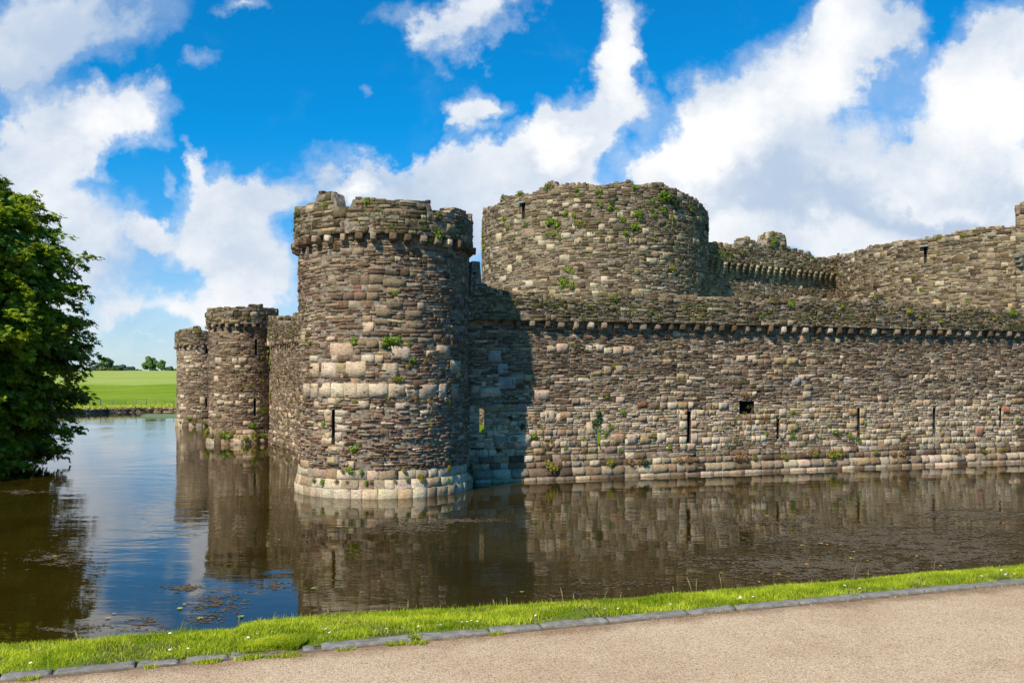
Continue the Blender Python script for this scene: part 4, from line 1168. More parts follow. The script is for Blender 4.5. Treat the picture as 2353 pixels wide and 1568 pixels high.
# ---- far trees on the ridge
def far_tree(px, w, ytop, ybase, Y, label, c1, c2, shape='round', name='tree', trunk=True, dens=1.0):
    x = bear(px) * Y; zt = zat(ytop, Y); zb = field_z(x, Y) - .1 ; wr = w / F * Y / 2; H = zt - zb
    root = empty(name, (x, Y, zb)); tag(root, label, 'tree', 'trees along the far ridge')
    a = Acc()
    if trunk:
        limb(a, (x, Y, zb), (x + wr*.05, Y, zb + H*.55), wr*.07 + .1, wr*.04, 7)
        for i in range(7):
            t = rs.rand()*6.28; limb(a, (x, Y, zb + H*rs.uniform(.18, .45)), (x + math.cos(t)*wr*.6, Y + math.sin(t)*wr*.6, zb + H*rs.uniform(.5, .85)), wr*.035, wr*.01, 5)
        a.build('trunk', M['bark'], root)
    P = []; N = []; Cc = []
    k = int(26 * dens)
    for i in range(k):
        if shape == 'round':
            th = rs.rand()*6.28; ph = math.acos(rs.uniform(-.9, 1)); rr = rs.uniform(.5, .86)
            c = np.array([math.cos(th)*math.sin(ph)*wr*rr, math.sin(th)*math.sin(ph)*wr*rr, H*.53 + math.cos(ph)*H*.5*rr]); cr = wr * rs.uniform(.2, .36)
        elif shape == 'umbrella':
            th = rs.rand()*6.28; rr = rs.rand()**.5
            if i < k * .35: c = np.array([wr*.22 + math.cos(th)*rr*wr*.5, math.sin(th)*rr*wr*.4, H*(.90 - .22*rr*rr)]); cr = wr * .15
            else: 
                q = rs.uniform(-1, 1); c = np.array([q*wr*.8 - wr*.05, math.sin(th)*rr*wr*.6, H*rs.uniform(.08, .68)*(1 - .4*q*q)]); cr = wr*rs.uniform(.18, .28)
        else:
            th = rs.rand()*6.28; q = rs.uniform(-1, 1); c = np.array([q*wr*.85, math.sin(th)*wr*.4, H*rs.uniform(.1, .78)*(1 - .35*abs(q)**2)]); cr = H * rs.uniform(.2, .3)
        n = int(170 if shape != 'umbrella' else 120)
        d = rs.normal(size=(n, 3)); d /= np.linalg.norm(d, axis=1)[:, None]; r = rs.uniform(.6, 1.05, n)[:, None]
        p = c + d * r * cr * np.array([1, 1, .7]); p[:, 2] = np.maximum(p[:, 2], .05)
        P.append(p + np.array([x, Y, zb])); N.append(d + np.array([0, 0, .5])); Cc.append(np.clip(rs.uniform(0, 1) * .5 + rs.uniform(0, .5, n), 0, 1))
    P = np.concatenate(P); N = np.concatenate(N); Cc = np.concatenate(Cc)
    V, Q, C = leaf_cloud(P, N, np.full(len(P), .02 * Y / 8), Cc)
    key = 'far' + str(c1)
    if key not in M: M[key] = leaf_material('hazed_far_foliage', c1, c2, .25, .7, .1)
    link('crown', npmesh('crown', V, Q, C), M[key], root)
G1 = ((.09, .17, .045), (.20, .30, .08)); G2 = ((.05, .10, .07), (.095, .16, .10)); G3 = ((.09, .14, .065), (.16, .22, .09))  # far foliage kept paler and bluer: distance haze mixed into the colours
far_tree(240, 48, 820.5, 852, 262, 'lopsided wind-shaped tree with a thin umbrella top, left end of the far tree line', *G3, 'umbrella', dens=1.7)
far_tree(258, 17, 842, 853, 258, 'small rounded olive bush at the foot of the wind-shaped tree', (.09, .11, .02), (.14, .15, .035), 'bush', 'bush', False, .6)
far_tree(277, 26, 834, 852, 285, 'dark bluish broad tree just right of the olive bush', *G2, 'bush', dens=.9)
far_tree(299, 22, 838.5, 852, 285, 'second dark bluish tree in the far line, right of the broad dark tree', *G2, 'bush', dens=.8)
far_tree(316, 20, 846, 853, 270, 'low green hedge clump between the dark trees and the tallest tree', *G3, 'bush', 'bush', False, .6)
far_tree(344, 34, 819, 853, 262, 'tallest round green tree on the far ridge', *G1, 'round', dens=1.5)
far_tree(371, 22, 826, 853, 262, 'slim-trunked green tree touching the right side of the tallest tree', *G1, 'round')
far_tree(355, 22, 846, 853, 259, 'dark low shrub under the two tall green trees', *G2, 'bush', 'bush', False, .6)
far_tree(389, 16, 839, 853, 275, 'small dark tree between the green pair and the leftmost castle tower', *G2, 'bush', dens=.7)
far_tree(408, 18, 842, 853, 290, 'pale green tree half hidden behind the leftmost castle tower', *G1, 'bush', dens=.7)
far_tree(212, 26, 839, 852, 290, 'hazy tree mostly hidden behind the near crown of leaves', *G2, 'bush', dens=.8)
# hedge line behind
P = []; xs_ = np.linspace(-260, -70, 9000); r_ = rs.rand(9000)
hz = .6 + 1.6 * fb2(xs_ * .12, xs_ * 0 + 3)
P = np.stack([xs_, 300 + rs.uniform(-1.5, 1.5, 9000), 5.2 + hz * r_ * 1.6 - .8], 1)
V, Q, C = leaf_cloud(P, rs.normal(size=P.shape) + np.array([0, -1, .6]), np.full(9000, .8), rs.rand(9000))
M['hedge'] = leaf_material('hedge_foliage', (.05, .09, .035), (.09, .14, .05), .2, .7, .1)
o = link('hedge', npmesh('hedge', V, Q, C), M['hedge']); tag(o, 'low dark hedge running behind the trees along the ridge', 'hedge')

n = 9000; xx = rs.uniform(-56, -30, n); off_ = rs.uniform(.1, 4.2, n); y_ = np.interp(xx, ex, ey) + off_
z_ = np.array([field_z(a, b) for a, b in zip(xx, y_)]) + rs.rand(n) * .16
V, Q, C = leaf_cloud(np.stack([xx, y_, z_], 1), rs.normal(size=(n, 3)) + np.array([0, -1.2, .8]), rs.uniform(.12, .3, n), rs.rand(n))
M['bg'] = leaf_material('bank_grass', (.28, .32, .03), (.52, .50, .09), .3, .7, .1)
o = link('bank_grass', npmesh('bank_grass', V, Q, C), M['bg']); tag(o, 'yellowish long grass along the top of the far stone bank', 'grass', kind='stuff')
# ---- cow on the ridge, half hidden by leaves
m, nt, out = newmat('dark_hide'); nb = NB(nt); p = nb.bsdf((.02, .018, .016), .7); nb.l(p.outputs[0], out.inputs[0]); M['hide'] = m
def cow(px, Y):
    x = bear(px) * Y; z = field_z(x, Y)
    pts = [(0, 0, .72), (.28, 0, .74), (.42, 0, .82), (.56, 0, .70), (.68, 0, .60), (-.3, 0, .74), (-.42, 0, .76),
           (.26, .1, .45), (.27, .1, .05), (.26, -.1, .45), (.24, -.1, .05), (-.32, .1, .45), (-.34, .1, .05), (-.32, -.1, .45), (-.36, -.1, .05), (-.48, 0, .5)]
    rad = [.19, .18, .12, .09, .055, .19, .12, .07, .035, .07, .035, .08, .035, .08, .035, .02]
    ed = [(0, 1), (1, 2), (2, 3), (3, 4), (0, 5), (5, 6), (1, 7), (7, 8), (1, 9), (9, 10), (5, 11), (11, 12), (5, 13), (13, 14), (6, 15)]
    me = bpy.data.meshes.new('cow'); me.from_pydata([(a, b, c) for a, b, c in pts], ed, []); me.update()
    o = link('cow', me, M['hide']); o.location = (x, Y, z); o.rotation_euler = (0, 0, 2.6)
    md = o.modifiers.new('skin', 'SKIN')
    for v, r in zip(me.skin_vertices[0].data, rad): v.radius = (r, r)
    me.skin_vertices[0].data[0].use_root = True
    o.modifiers.new('sub', 'SUBSURF').levels = 1
    tag(o, 'small dark cow grazing at the top of the meadow beside the leaves', 'cow')
try: cow(217, 246)
except Exception as e: print('cow', e)

# ================================================================== 10. THE BIG TREE
M['leaf'] = leaf_material('chestnut_leaves', (.05, .11, .007), (.32, .39, .025), .4, .45, .3)
def big_tree():
    cx, cy = -22.6, 33.0
    zs = [0.25, .8, 1.5, 2.3, 3.0, 3.8, 5.1, 6.2, 7.0, 7.8, 8.3, 8.8, 9.3, 10.0, 10.6, 11.2, 12.0, 12.8]
    rr = [4.1, 4.7, 5.1, 5.5, 5.2, 5.3, 6.2, 5.7, 5.4, 5.5, 5.6, 4.8, 4.6, 3.9, 3.4, 2.6, 1.5, .3]
    root = empty('broadleaf_tree', (cx, cy, .3)); tag(root, 'big dark green broadleaf tree overhanging the moat at the left edge', 'tree')
    a = Acc()
    limb(a, (cx, cy, .2), (cx + .2, cy, 3.2), .55, .42, 12, 6, .05); limb(a, (cx + .2, cy, 3.1), (cx, cy + .3, 9.0), .42, .14, 10, 8, .08)
    tips = []
    for i in range(46):
        z = rs.uniform(.8, 11.0); t = rs.uniform(-2.6, .9); r = np.interp(z, zs, rr) * rs.uniform(.6, .95)
        e = (cx + math.cos(t)*r, cy + math.sin(t)*r, z); s = (cx, cy, max(1.5, z - rs.uniform(.5, 2.2)))
        limb(a, s, e, .11, .015, 6, 6, .16); tips.append(e)
    a.build('trunk', M['bark'], root)
    P = []; N = []; C = []
    nb_ = 760
    for i in range(nb_):
        z = rs.uniform(.2, 12.4); R0 = float(np.interp(z, zs, rr))
        t = rs.uniform(-2.9, 1.3) if rs.rand() < .86 else rs.uniform(0, 6.28)
        lob = .86 + .22 * fb2(t * 2.2 + 11, z * .55)
        shell = rs.rand() < .66
        r = R0 * lob * (rs.uniform(.86, 1.0) if shell else rs.uniform(.35, .85))
        c = np.array([cx + math.cos(t)*r, cy + math.sin(t)*r, z])
        s = rs.uniform(.45, .95) * (1 if shell else 1.3)
        if shell: 
            c[0] -= math.cos(t) * s * .55; c[1] -= math.sin(t) * s * .55
        n = int(150 * s * s / .5)
        d = rs.normal(size=(n, 3)); d[:, 2] = np.abs(d[:, 2]) * .9 - .25
        d /= np.linalg.norm(d, axis=1)[:, None]
        q = rs.uniform(.72, 1.06, n)[:, None]
        out_ = np.array([math.cos(t), math.sin(t), 0])
        p = c + d * q * s * np.array([1.1, 1.1, .42])
        # boughs droop outwards
        p[:, 2] -= ((p - c) @ out_) * .38 * (1 if shell else .3)
        p[:, 2] = np.maximum(p[:, 2], .06 + rs.rand(n) * .2)
        P.append(p); N.append(d * .6 + out_ * .45 + np.array([0, 0, .75]) + rs.normal(size=(n, 3)) * .25)
        C.append(np.clip(rs.uniform(.0, .7) + rs.uniform(-.2, .45, n), 0, 1))
    # free twigs that break the outline
    for i in range(330):
        z = rs.uniform(.4, 12.2); R0 = float(np.interp(z, zs, rr)); t = rs.uniform(-1.9, .7)
        lob = .9 + .22 * fb2(t * 2.2 + 11, z * .55)
        r = R0 * lob; b = np.array([cx + math.cos(t)*r, cy + math.sin(t)*r, z]); dv = np.array([math.cos(t), math.sin(t), rs.uniform(-.5, .5)])
        L = rs.uniform(.25, 1.05); n = int(14 + 24 * L)
        f = rs.rand(n)[:, None]; p = b + dv * L * (f - .3) + rs.normal(size=(n, 3)) * .10 * (1.1 - f * .5); p[:, 2] -= (f[:, 0] ** 2) * .15
        p[:, 2] = np.maximum(p[:, 2], .05)
        P.append(p); N.append(rs.normal(size=(n, 3)) * .4 + np.array([0, 0, 1.0]) + dv * .3); C.append(np.clip(rs.uniform(.3, 1) + rs.uniform(-.2, .2, n), 0, 1))
    P = np.concatenate(P); N = np.concatenate(N); C = np.concatenate(C)
    k = ~((P[:, 2] < .5) & (P[:, 0] > -15.8))
    P, N, C = P[k], N[k], C[k]
    print('leaves', len(P))
    V, Q, Cc = leaf_cloud(P, N, rs.uniform(.13, .26, len(P)), C, 'palm')
    link('crown', npmesh('crown', V, Q, Cc), M['leaf'], root)
    # bare twigs poking through the upper right skyline
    for (x, y, dx, dy) in ((8, 440, 10, -26), (60, 478, 18, -14), (95, 505, 16, -16), (180, 600, 22, -8)):
        a = Acc(); Y = 33.0
        p0 = ((x - CX) / F * Y, Y, zat(y, Y)); p1 = ((x + dx - CX) / F * Y, Y - .3, zat(y + dy, Y))
        limb(a, (p0[0] - .5, Y + .3, p0[2] - .4), p0, .03, .018, 5, 3, .1); limb(a, p0, p1, .018, .005, 5, 4, .3)
        limb(a, tuple((np.array(p0) + np.array(p1)) / 2), (p1[0] - .05, Y, p1[2] + .2), .01, .004, 5, 3, .3)
        a.build('twig', M['bark'], root)
big_tree()

# ================================================================== 11. PLANTS ON THE MASONRY
M['pg'] = leaf_material('wall_fern', (.09, .16, .012), (.28, .36, .035), .35)
M['py'] = leaf_material('wall_stonecrop', (.14, .14, .02), (.34, .30, .04), .3)
M['pr'] = leaf_material('dry_weed', (.20, .11, .045), (.36, .21, .09), .25)
M['pd'] = leaf_material('dark_ivy', (.02, .045, .010), (.06, .10, .02), .25)
M['pm'] = leaf_material('bright_moss', (.25, .40, .02), (.42, .60, .05), .3)
PROTO = {}
for k in 'gyrdm':
    L = []
    for i in range(5):
        n = 150
        d = rs.normal(size=(n, 3)); d[:, 2] = np.abs(d[:, 2]); d /= np.linalg.norm(d, axis=1)[:, None]
        lobes = [rs.uniform(-.3, .3, 3) for _ in range(6)]
        lb = np.array(lobes)[rs.randint(0, 6, n)]; lb[:, 2] = np.abs(lb[:, 2]) * .5
        p = lb + d * rs.uniform(.15, .55, n)[:, None] * np.array([1, 1, .8])
        p[:, 0] *= 1.0; p[:, 1] *= rs.uniform(.8, 1.15)
        if k == 'r': p = d * rs.uniform(.2, 1, n)[:, None]
        V, Q, C = leaf_cloud(p, d + rs.normal(size=(n, 3)) * .4, rs.uniform(.2, .38, n) if k != 'r' else rs.uniform(.25, .5, n), rs.rand(n))
        if k == 'r': pass
        me = npmesh('wall_plant', V, Q, C); me.materials.append(M['p' + k]); L.append(me)
    PROTO[k] = L
COLN = {'g': 'green', 'y': 'olive', 'r': 'rust-brown', 'd': 'dark-green', 'm': 'lime-green'}
def plants(surfkey, where, lst, d=0.0, dn=lambda px, py: ''):
    surf = SURF[surfkey]
    recs = []
    for (px, py, s, k) in lst:
        u, z = surf.pix(px, py, d); p = surf.at(u, z, d + .0); n = surf.normal(u)
        r = s / F * p[1] / 2 * .95
        o = bpy.data.objects.new('wall_plant', PROTO[k][rs.randint(5)]); COL.objects.link(o)
        ax = Vector((n[0], n[1], .35)).normalized()
        q = ax.to_track_quat('Z', 'Y'); o.rotation_mode = 'QUATERNION'
        o.rotation_quaternion = q @ Matrix.Rotation(rs.rand() * 6.28, 4, 'Z').to_quaternion()
        o.location = (p[0] - n[0]*.02, p[1] - n[1]*.02, p[2] - r * .1); f = r * (1.05 if k == 'r' else 1.8); o.scale = (f * rs.uniform(.85, 1.15), f * rs.uniform(.85, 1.15), f * rs.uniform(.6, .85))
        size = 'large' if s >= 24 else ('small' if s < 14 else 'medium')
        recs.append((o, px, f"{size} {COLN[k]} tuft {dn(px, py)} {where}"))
    groups = {}
    for r in recs: groups.setdefault(r[2], []).append(r)
    ordn = ['leftmost', 'second from left', 'third from left', 'fourth from left', 'fifth from left', 'sixth from left', 'seventh from left', 'eighth from left', 'ninth from left', 'tenth from left']
    for lab, g in groups.items():
        g.sort(key=lambda r: r[1])
        for i, r in enumerate(g):
            l = lab
            if len(g) > 1:
                pre = ordn[i] if i < 10 and i < len(g) - 1 else ('rightmost' if i == len(g) - 1 else ordn[9])
                l = pre + ' ' + lab
            tag(r[0], ' '.join(l.split()), 'plant', 'plants rooted in the castle masonry')
def band(cuts, names):
    def f(px, py):
        for c, n in zip(cuts, names):
            if py < c: return n
        return names[-1]
    return f
plants((1, 'r'), 'of the corner tower', [(745,468,14,'g'),(742,488,12,'r'),(682,487,18,'g'),(687,508,13,'y'),(842,461,18,'g'),(1006,538,24,'g'),(987,555,14,'d'),(1006,492,14,'g'),(899,518,9,'g'),(755,505,14,'r'),(1066,545,9,'y'),(1060,520,10,'g')],
       dn=band([500, 600], ['on the parapet top', 'on the parapet face']))
plants(1, 'of the corner tower', [(773,562,24,'r'),(907,672,16,'g'),(910,700,9,'g'),(906,589,9,'y'),(747,620,8,'r'),(713,784,15,'g'),(812,782,20,'g'),(823,793,12,'y'),(893,783,32,'g'),(913,779,20,'g'),(940,789,14,'y'),(945,824,18,'g'),(940,840,12,'y'),
      (916,870,22,'y'),(903,869,12,'y'),(1038,789,20,'r'),(1020,780,18,'r'),(1035,837,14,'r'),(977,830,18,'r'),(1002,820,10,'y'),(1033,874,10,'r'),(1030,922,16,'y'),(773,927,9,'g'),(812,920,13,'y'),(878,838,9,'y'),(832,866,9,'y'),(844,828,9,'y'),
      (745,972,15,'g'),(812,1029,22,'g'),(987,972,18,'y'),(987,918,24,'r'),(954,914,22,'r'),(976,848,13,'r'),(700,913,14,'y'),(890,914,12,'y'),(1060,860,13,'d'),(1064,980,13,'d')],
      dn=band([760, 880, 960, 1060], ['high on the shaft', 'at mid height', 'near the pale stone band', 'low on the shaft']))
plants((1, 'p'), 'of the corner tower', [(804,1079,18,'g'),(787,1081,14,'r'),(830,1083,13,'g'),(909,1082,12,'r'),(928,1078,13,'y'),(1031,1074,13,'y'),(743,1106,15,'g'),(724,1101,12,'y'),(842,1108,11,'g'),(852,1106,10,'r'),(966,1098,17,'y'),(775,1104,13,'r'),(798,1105,9,'r'),(934,1100,10,'y'),(907,1103,8,'y'),(1028,1100,8,'g'),(1076,1080,22,'d')],
      d=.06, dn=lambda a, b: 'on the sloping plinth' if b > 1090 else 'along the top of the plinth')
plants('lw', 'of the receding left wall', [(617,804,20,'g'),(622,830,16,'g'),(619,846,14,'d'),(622,905,16,'y'),(684,913,14,'g'),(686,812,14,'y'),(663,927,9,'y'),(650,973,8,'g'),(658,1017,12,'g'),(646,1003,9,'y'),(640,860,8,'y'),(676,935,10,'y')],
      dn=band([860, 960], ['in the corner below the parapet', 'on the face', 'near the water']))
plants(2, 'of the medium tower', [(543,890-28,8,'y'),(553,891,11,'y'),(603,940,16,'g'),(581,976,16,'g'),(524,912,8,'y'),(492,758,8,'y'),(578,882,10,'y'),(604,872,10,'y')], dn=band([900], ['on the upper shaft', 'on the lower shaft']))
plants((2, 'r'), 'of the medium tower', [(543,725,11,'d'),(566,730,10,'y'),(504,710,9,'y'),(478,728,9,'y')], dn=lambda a, b: 'on the parapet')
plants((2, 'p'), 'of the medium tower', [(478,993,22,'y'),(521,1001,18,'g'),(530,997,15,'y'),(563,1006,12,'g'),(582,1003,16,'y'),(603,1001,17,'g'),(508,995,10,'g'),(490,1000,10,'g')], d=.08, dn=lambda a, b: 'on the mossy plinth')
plants((3, 'p'), 'of the farthest tower', [(435,961,9,'g'),(468,970,9,'g'),(446,971,9,'y'),(416,970,7,'y')], d=.08, dn=lambda a, b: 'on the plinth')
plants((3, 'r'), 'of the farthest tower', [(414,759,9,'y'),(455,758,12,'y'),(422,768,8,'r')], dn=lambda a, b: 'on the parapet')
bt = [(1154,453,15,'g'),(1193,443,14,'g'),(1255,429,15,'g'),(1267,430,11,'g'),(1325,433,12,'g'),(1375,438,15,'g'),(1376,449,12,'g'),(1328,446,12,'g'),(1457,429,13,'g'),(1416,456,13,'d'),(1378,465,15,'g'),(1529,448,26,'g'),(1546,462,28,'d'),(1519,457,18,'g'),
      (1401,475,16,'g'),(1419,482,12,'g'),(1465,489,20,'g'),(1524,482,18,'g'),(1543,499,15,'g'),(1504,494,14,'g'),(1299,489,15,'g'),(1318,494,13,'g'),(1351,490,10,'g'),(1231,492,12,'g'),(1160,502,16,'g'),(1191,501,10,'g'),(1166,522,14,'g'),(1208,514,14,'g'),(1262,508,22,'g'),(1276,513,20,'g'),
      (1281,524,12,'g'),(1325,511,16,'y'),(1340,510,14,'g'),(1374,509,11,'g'),(1431,504,15,'g'),(1460,519,20,'g'),(1436,533,16,'g'),(1470,528,12,'y'),(1529,523,10,'g'),(1545,523,8,'g'),(1570,519,16,'r'),(1585,477,15,'g'),(1622,521,22,'d'),(1617,541,18,'r'),(1259,537,11,'g'),(1270,538,11,'g'),(1284,548,12,'g'),
      (1404,548,11,'y'),(1379,539,10,'g'),(1453,550,10,'g'),(1504,549,11,'g'),(1553,561,9,'g'),(1302,617,16,'g'),(1316,623,10,'g'),(1296,646,18,'g'),(1291,655,13,'g'),(1313,653,18,'g'),(1466,619,8,'g'),(1543,615,16,'y'),(1558,597,10,'y'),(1203,650,7,'g'),(1228,571,7,'g'),(1111,553,16,'y'),(1112,568,16,'y'),(1110,540,12,'g'),(1116,580,10,'y'),
      (1500,460,13,'g'),(1497,480,11,'g'),(1407,465,12,'d'),(1590,490,11,'d'),(1605,500,11,'g'),(1512,470,11,'d'),(1552,480,11,'d'),(1178,548,8,'g'),(1224,549,8,'y'),(1340,585,7,'g'),(1418,573,8,'g')]
plants('bt', 'of the great tower', bt, dn=lambda px, py: ('near the top' if py < 470 else 'in the upper part' if py < 530 else 'at mid height' if py < 590 else 'low down') + (', left side,' if px < 1280 else ', centre,' if px < 1450 else ', right side,'))
plants('rwp', 'of the outer wall', [(1409,683,18,'g'),(1382,675,9,'y'),(1455,710,8,'g'),(1496,714,12,'g'),(1570,706,14,'y'),(1615,720,11,'y'),(1223,700,8,'g'),(1179,729,9,'y'),(1817,696,18,'g'),(1750,726,12,'g'),(1935,703,17,'y'),(1928,698,10,'g'),(2087,714,24,'y'),(2133,719,12,'y'),(2159,737,15,'y'),(2114,729,13,'y'),
      (2326,718,20,'g'),(2288,726,11,'y'),(2009,683,13,'g'),(2183,707,8,'g'),(1777,694,10,'y'),(1740,719,12,'r'),(1830,718,8,'r'),(1919,727,12,'y'),(1668,715,9,'y'),(1640,718,9,'y'),(1850,727,8,'g'),(1715,700,8,'g'),(1952,727,10,'y'),(2044,716,9,'y'),(1990,729,9,'y'),(2240,712,9,'y')],
      dn=lambda px, py: 'on the parapet' + (', shaded end,' if px < 1240 else ', left part,' if px < 1600 else ', middle part,' if px < 1950 else ', right part,'))
plants('rw', 'of the outer wall', [(1384,735,18,'g'),(1384,748,14,'g'),(1152,734,20,'d'),(1322,793,8,'g'),(1410,838,14,'y'),(1374,901,9,'g'),(1393,910,12,'g'),(1658,827,12,'r'),(1376,947,16,'d'),(1371,968,22,'d'),(1377,958,16,'d'),(1400,978,16,'g'),(1392,993,14,'g'),(1432,946,15,'g'),(1225,1000,17,'g'),(1247,1000,11,'r'),(1268,1010,13,'g'),
      (1343,1008,13,'g'),(1276,1034,10,'y'),(1300,1027,12,'g'),(1425,1033,14,'g'),(1502,1000,16,'y'),(1526,967,15,'r'),(1539,1026,13,'g'),(1557,1026,14,'r'),(1578,1022,11,'g'),(1146,1033,16,'d'),(1198,977,20,'d'),(1109,989,10,'m'),(1172,957,15,'d'),(1516,794,8,'g'),
      (1823,947,13,'g'),(1830,970,9,'g'),(1822,1000,16,'g'),(1918,990,18,'g'),(1952,999,16,'g'),(1972,1010,14,'g'),(1988,972,11,'g'),(1762,993,13,'g'),(1760,957,20,'r'),(1722,967,20,'r'),(1711,905,20,'r'),(1734,894,9,'g'),(2155,1025,14,'r'),(2336,964,12,'g'),(2127,996,8,'g'),(2274,955,9,'g'),(2064,975,8,'g'),
      (1248,985,10,'y'),(1330,955,8,'g'),(1462,1018,10,'y'),(1238,975,10,'y'),(1640,950,8,'y'),(1690,965,10,'y'),(1790,960,8,'g'),(1230,960,11,'r'),(1690,1010,10,'y'),(1905,975,9,'g'),(1700,980,12,'r'),(1780,975,11,'r')],
      dn=lambda px, py: ('below the corbels' if py < 850 else 'above the slits' if py < 930 else 'at slit level' if py < 1005 else 'below the slits') + (', in shadow,' if px < 1210 else ', left part,' if px < 1500 else ', middle part,' if px < 1850 else ', right part,'))
plants('rw', 'on the wall footing', [(1265,1068,28,'y'),(1280,1069,16,'r'),(1400,1060,18,'y'),(1446,1060,22,'r'),(1465,1061,16,'r'),(1480,1059,20,'d'),(1560,1055,18,'r'),(1580,1055,24,'r'),(1600,1054,14,'r'),(1693,1049,24,'r'),(1710,1050,24,'r'),(1730,1049,14,'y'),(1801,1051,15,'y'),(1857,1043,17,'r'),(1872,1042,14,'y'),(1910,1044,22,'y'),(1926,1044,20,'y'),
      (1940,1042,14,'r'),(2009,1038,12,'y'),(2050,1041,16,'r'),(2070,1041,20,'r'),(2199,1037,20,'r'),(2215,1036,14,'r'),(2260,1036,12,'y'),(2300,1033,12,'y')], d=.06,
      dn=lambda px, py: 'growing' + (' left part' if px < 1500 else ' middle part' if px < 1850 else ' right part'))
plants('wap', 'of the broken inner wall', [(1662,584,15,'g'),(1779,552,18,'g'),(1774,562,13,'g'),(1702,579,12,'y'),(1651,582,11,'g'),(1680,580,10,'y'),(1723,575,8,'d'),(1866,589,7,'g')], dn=lambda a, b: 'along the top')
plants('wa', 'of the broken inner wall', [(1796,646,8,'g'),(1865,663,8,'g'),(1735,632,8,'y'),(1825,668,8,'y')], dn=lambda a, b: 'on the face')
plants('wb', 'on the curved tower at the right', [(2116,663,9,'g'),(2098,635,12,'y'),(2210,541,13,'y'),(1937,632,8,'g'),(1942,660,8,'y'),(2200,618,7,'y'),(2160,543,12,'y'),(2240,536,10,'y'),(2222,694,9,'g')], dn=lambda px, py: 'near the skyline' if py < 560 else 'low down')

# countless tiny growth in the joints
P = []; N = []; C = []
def sprinkle(surf, u0, u1, v0, v1, n, d=0.0, thr=.5, sz=1):
    for _ in range(n):
        u = rs.uniform(u0, u1); v = rs.uniform(v0, v1)
        if fb2(np.array([u * .8 + 3]), np.array([v * .8]))[0] < thr: continue
        p = surf.at(u, v, d + .01); nn = surf.normal(u)
        k = rs.randint(5, 14)
        P.append(p + rs.normal(size=(k, 3)) * np.array([.04, .04, .028]) * sz); N.append(nn + rs.normal(size=(k, 3)) * .5); C.append(rs.rand(k))
sprinkle(BT, BT.L*.45, BT.L, 7, 13.8, 900, sz=1.5); sprinkle(RWp, 3, 30, 5.6, 6.3, 800, thr=.45); sprinkle(RW, 4, 30, .6, 2.6, 700, thr=.45); sprinkle(RW, 4, 30, 2.6, 5.3, 240)
sprinkle(SURF[1], SURF[1].L*.4, SURF[1].L, 1, 7.5, 220); sprinkle(SURF[(1,'r')], SURF[1].L*.4, SURF[1].L, 7.8, 8.5, 120); sprinkle(SURF['lw'], 2, 20, .5, 5.2, 160); sprinkle(LWp, 0, 20, 5.6, 6.1, 250, thr=.4)
sprinkle(SURF[(2, 'p')], 0, SURF[2].L, .2, .75, 220, d=.1, thr=.35); sprinkle(WB, 0, WB.L, 7, 12, 250, sz=1.5); sprinkle(WAp, 0, WAp.L, 11, 12, 260, thr=.4, sz=1.5)
P = np.concatenate(P); N = np.concatenate(N); C = np.concatenate(C)
V, Q, Cc = leaf_cloud(P, N, rs.uniform(.03, .07, len(P)), C)
M['ps'] = leaf_material('joint_growth', (.06, .08, .015), (.20, .20, .035), .3)
o = link('wall_moss', npmesh('wall_moss', V, Q, Cc), M['ps']); tag(o, 'tiny green and olive weeds growing in the joints of all the castle walls', 'wall weeds', kind='stuff')

# ================================================================== 12. FLOATING WEED AND LEAVES ON THE MOAT
def wpt(px, py): Y = EYE * F / (py - HY); return bear(px) * Y, Y
P = []
def mat_patch(px, py, w, h, n, thr=.5, fx=9., fy=26.):
    k = 0
    qx = px + rs.normal(size=n) * w * .5; qy = py + rs.normal(size=n) * h * .5
    f = .6 * fb2(qx / fx / 3.2 + 31, qy / fy * 6 + 12) + .4 * fb2(qx / fx * 2.4 + 5, qy / fy * 22 + 2)
    e = ((qx - px) / w) ** 2 + ((qy - py) / h) ** 2
    keep = (f > thr - .025 + .10 * e) & (qy > 900)
    for a, b in zip(qx[keep], qy[keep]):
        x, y = wpt(a, b); P.append((x, y))
for args in ((130, 1282, 90, 20, 1800, .52), (170, 1262, 40, 8, 400, .5), (50, 1130, 60, 6, 500, .5), (500, 1385, 90, 30, 2400, .54), (430, 1350, 60, 12, 700, .54), (470, 1418, 50, 14, 900, .52), (620, 1345, 60, 14, 700, .55), (330, 1430, 50, 14, 900, .55),
             (140, 1448, 60, 6, 500, .5), (950, 1210, 110, 20, 2600, .5), (1060, 1195, 110, 5, 700, .45), (750, 1350, 60, 20, 500, .55), (780, 1000, 10, 3, 10, .5), (2050, 1235, 330, 34, 26000, .45), (1900, 1300, 280, 30, 18000, .46), (2200, 1270, 200, 30, 12000, .46),
             (2250, 1180, 160, 14, 6600, .46), (1650, 1290, 160, 26, 2200, .55), (1750, 1200, 240, 12, 1800, .52), (1500, 1340, 300, 20, 1200, .56), (260, 1440, 160, 8, 500, .5), (1300, 1365, 160, 12, 500, .55)): mat_patch(*args)
P = np.array(P); n = len(P); print('flakes', n)
k = 6; ang = np.linspace(0, 2*np.pi, k, endpoint=False)[None] + rs.rand(n, 1) * 6; rad = (rs.uniform(.4, 1.2, (n, k)) * (rs.uniform(.006, .022, n) * np.clip(P[:, 1] / 13, .6, 2))[:, None])
el = rs.uniform(1, 2.2, n)[:, None]
V = np.stack([P[:, :1] + np.cos(ang) * rad * el, P[:, 1:] + np.sin(ang) * rad, np.full((n, k), .004) + rs.rand(n, k) * .005], -1).reshape(-1, 3)
b = np.arange(n)[:, None, None] * k
Q = (b + np.array([[0, 1, 2, 3], [0, 3, 4, 5]])[None]).reshape(-1, 4)
cc = rs.rand(n)
